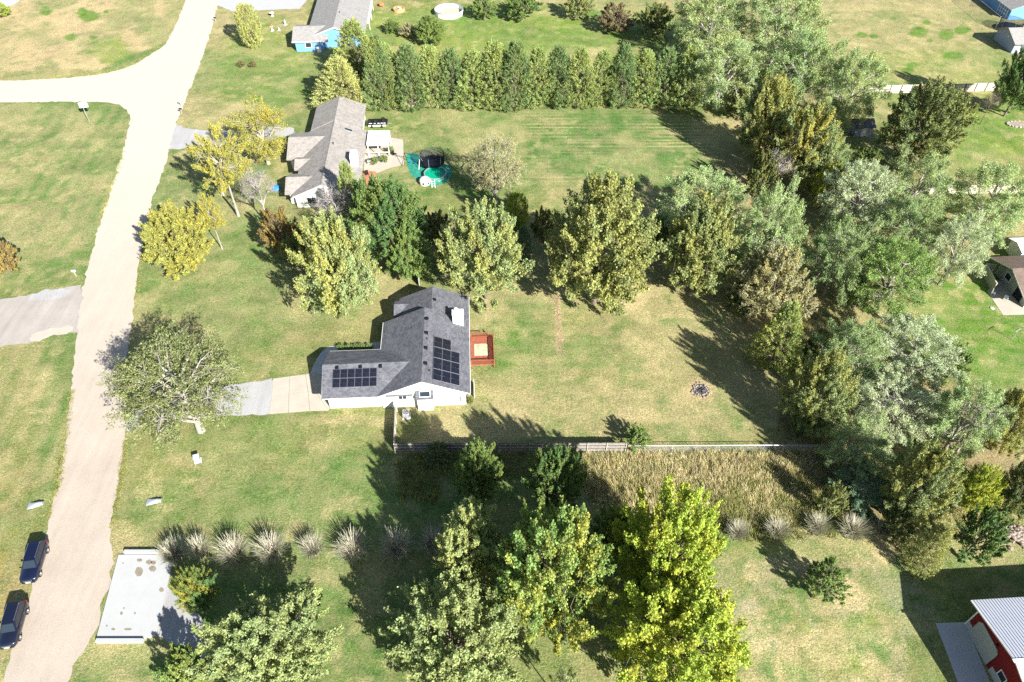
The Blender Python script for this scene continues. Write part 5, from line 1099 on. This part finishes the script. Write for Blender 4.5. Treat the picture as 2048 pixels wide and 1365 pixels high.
def grass_field(name,label,polys,h,spread,width,tints,seed,clump=0.5,dens_noise=None):
    r=np.random.default_rng(seed); Vs=[];Qs=[];Ls=[];off=0
    for pts,n in polys:
        c=in_poly(pts,max(8,n//14),r); i=r.integers(0,len(c),n); xy=c[i]+r.normal(0,clump*0.45,(n,2)); hn=0.55+0.9*fbm(xy[:,0],xy[:,1],5,seed,2)
        b=np.concatenate([xy,np.zeros((n,1))],1); V,Q,k=blades(r,n,b,1.0,spread,width,seg=2)
        V[:,2]*=np.repeat(hn*h,k); col=np.zeros((len(V),3)); g=r.uniform(0.65,1.35,len(c))[i]*r.uniform(0.8,1.2,n); col[:,0]=np.repeat(g,k); col[:,1]=np.repeat(np.clip(r.normal(0.1,0.25,len(c)),0,1)[i],k); col[:,2]=np.repeat(np.clip(r.normal(0.0,0.22,len(c)),0,0.6)[i],k)
        Vs.append(V);Qs.append(Q+off);Ls.append(col);off+=len(V)
    o=link(name,blade_mesh(name,np.concatenate(Vs),np.concatenate(Qs),np.concatenate(Ls),M['blade'])); o.color=(*tints,0.6); return tag(o,label,'grass',kind='stuff')
FIELD=[(1165,912),(1250,908),(1660,905),(1690,960),(1660,1030),(1600,1045),(1480,1065),(1420,1060),(1300,1030),(1200,1010),(1150,960)]
grass_field('tall_grass','tall dry straw coloured grass below the chain link fence',[(FIELD,30000)],0.85,0.45,0.055,(0.62,0.54,0.31),21)
grass_field('weeds','green and brown weeds mixed into the tall dry grass',[(FIELD,12000),([(1380,960),(1660,960),(1660,1030),(1480,1065),(1380,1045)],6000),([(1420,1000),(1700,1000),(1760,1060),(1700,1075),(1440,1085)],5000),([(800,908),(1160,910),(1160,960),(860,950)],6000),([(790,925),(880,925),(880,1010),(800,1000)],2500)],0.8,0.5,0.06,(0.26,0.29,0.09),22)
grass_field('dead_grass_strip','strip of pale dead grass and brush along the foot of the cedar row',[([(740,206),(900,200),(1100,200),(1330,190),(1400,190),(1400,202),(1100,212),(880,216),(740,218)],9000)],0.7,0.4,0.06,(0.72,0.62,0.46),23)
grass_field('woodland_grass','rough grass and weeds on the woodland floor',[([(1470,200),(1640,200),(1660,420),(1640,560),(1600,640),(1520,500),(1500,380)],5000),([(1600,620),(1700,640),(1660,760),(1600,760)],2500),([(1640,880),(1900,880),(2048,1000),(2048,1080),(1760,1060),(1680,1000)],9000),([(1560,800),(1640,800),(1640,890),(1560,880)],2000)],0.6,0.4,0.06,(0.34,0.33,0.13),24)
grass_field('verge_grass','uncut grass along the edges of the gravel road',[([(90,1060),(108,1010),(124,960),(136,880),(149,780),(142,780),(124,880),(110,970),(92,1030)],2600),([(250,880),(256,880),(246,960),(234,1020),(226,1050),(222,1050),(232,1000),(242,930)],1800),([(204,440),(238,345),(252,300),(246,300),(230,345),(196,440)],1500),([(262,136),(308,106),(332,88),(326,86),(300,103),(258,131),(190,146),(100,154),(100,158),(200,151)],2400),([(278,540),(296,470),(302,470),(284,540),(276,600),(270,600)],900)],0.28,0.16,0.035,(0.30,0.31,0.10),25,clump=0.35)
def litter(name,label,polys,tint,seed,size=0.13):
    r=np.random.default_rng(seed); Cs=np.concatenate([np.stack([r.normal(G(u,v).x,s,n),r.normal(G(u,v).y,s,n),np.full(n,0.035)],1) for u,v,s,n in polys]); n=len(Cs)
    D=unit(r.normal(size=(n,3))*np.array([1,1,0.15])); N=unit(r.normal(size=(n,3))*0.25+np.array([0,0,1])); L=size*r.uniform(0.6,1.3,n); lv=np.zeros((n,3)); lv[:,0]=r.uniform(0.7,1.3,n); lv[:,1]=r.random(n)
    o=link(name,leaf_mesh(name,Cs,D,N,L,L*0.7,lv,M['leaf'])); o.color=(*tint,0.5); tag(o,label,'leaves',kind='stuff')
litter('fallen_leaves','scattered yellow leaves fallen on the lawn under the yellow trees',[(470,470,4.5,700),(420,420,4,450),(520,320,4,400),(350,545,3,300),(690,640,3.5,260)],(0.36,0.27,0.06),31)
r_=np.random.default_rng(41); nst=1200
rb=np.stack([G(1117,650).x+r_.normal(0,0.28,nst),r_.uniform(G(1117,712).y,G(1114,590).y,nst),np.full(nst,0.03)],1)
o=link('wood_chips',leaf_mesh('wood_chips',rb,unit(r_.normal(size=(nst,3))*np.array([1,1,.2])),unit(r_.normal(size=(nst,3))*.4+np.array([0,0,1])),r_.uniform(.08,.22,nst),r_.uniform(.05,.12,nst),np.stack([r_.uniform(.6,1.3,nst),np.zeros(nst),r_.random(nst)*.4],1),M['leaf'])); o.color=(0.50,0.38,0.25,0); tag(o,'narrow strip of wood chips lying across the back yard lawn','wood chips',kind='stuff')
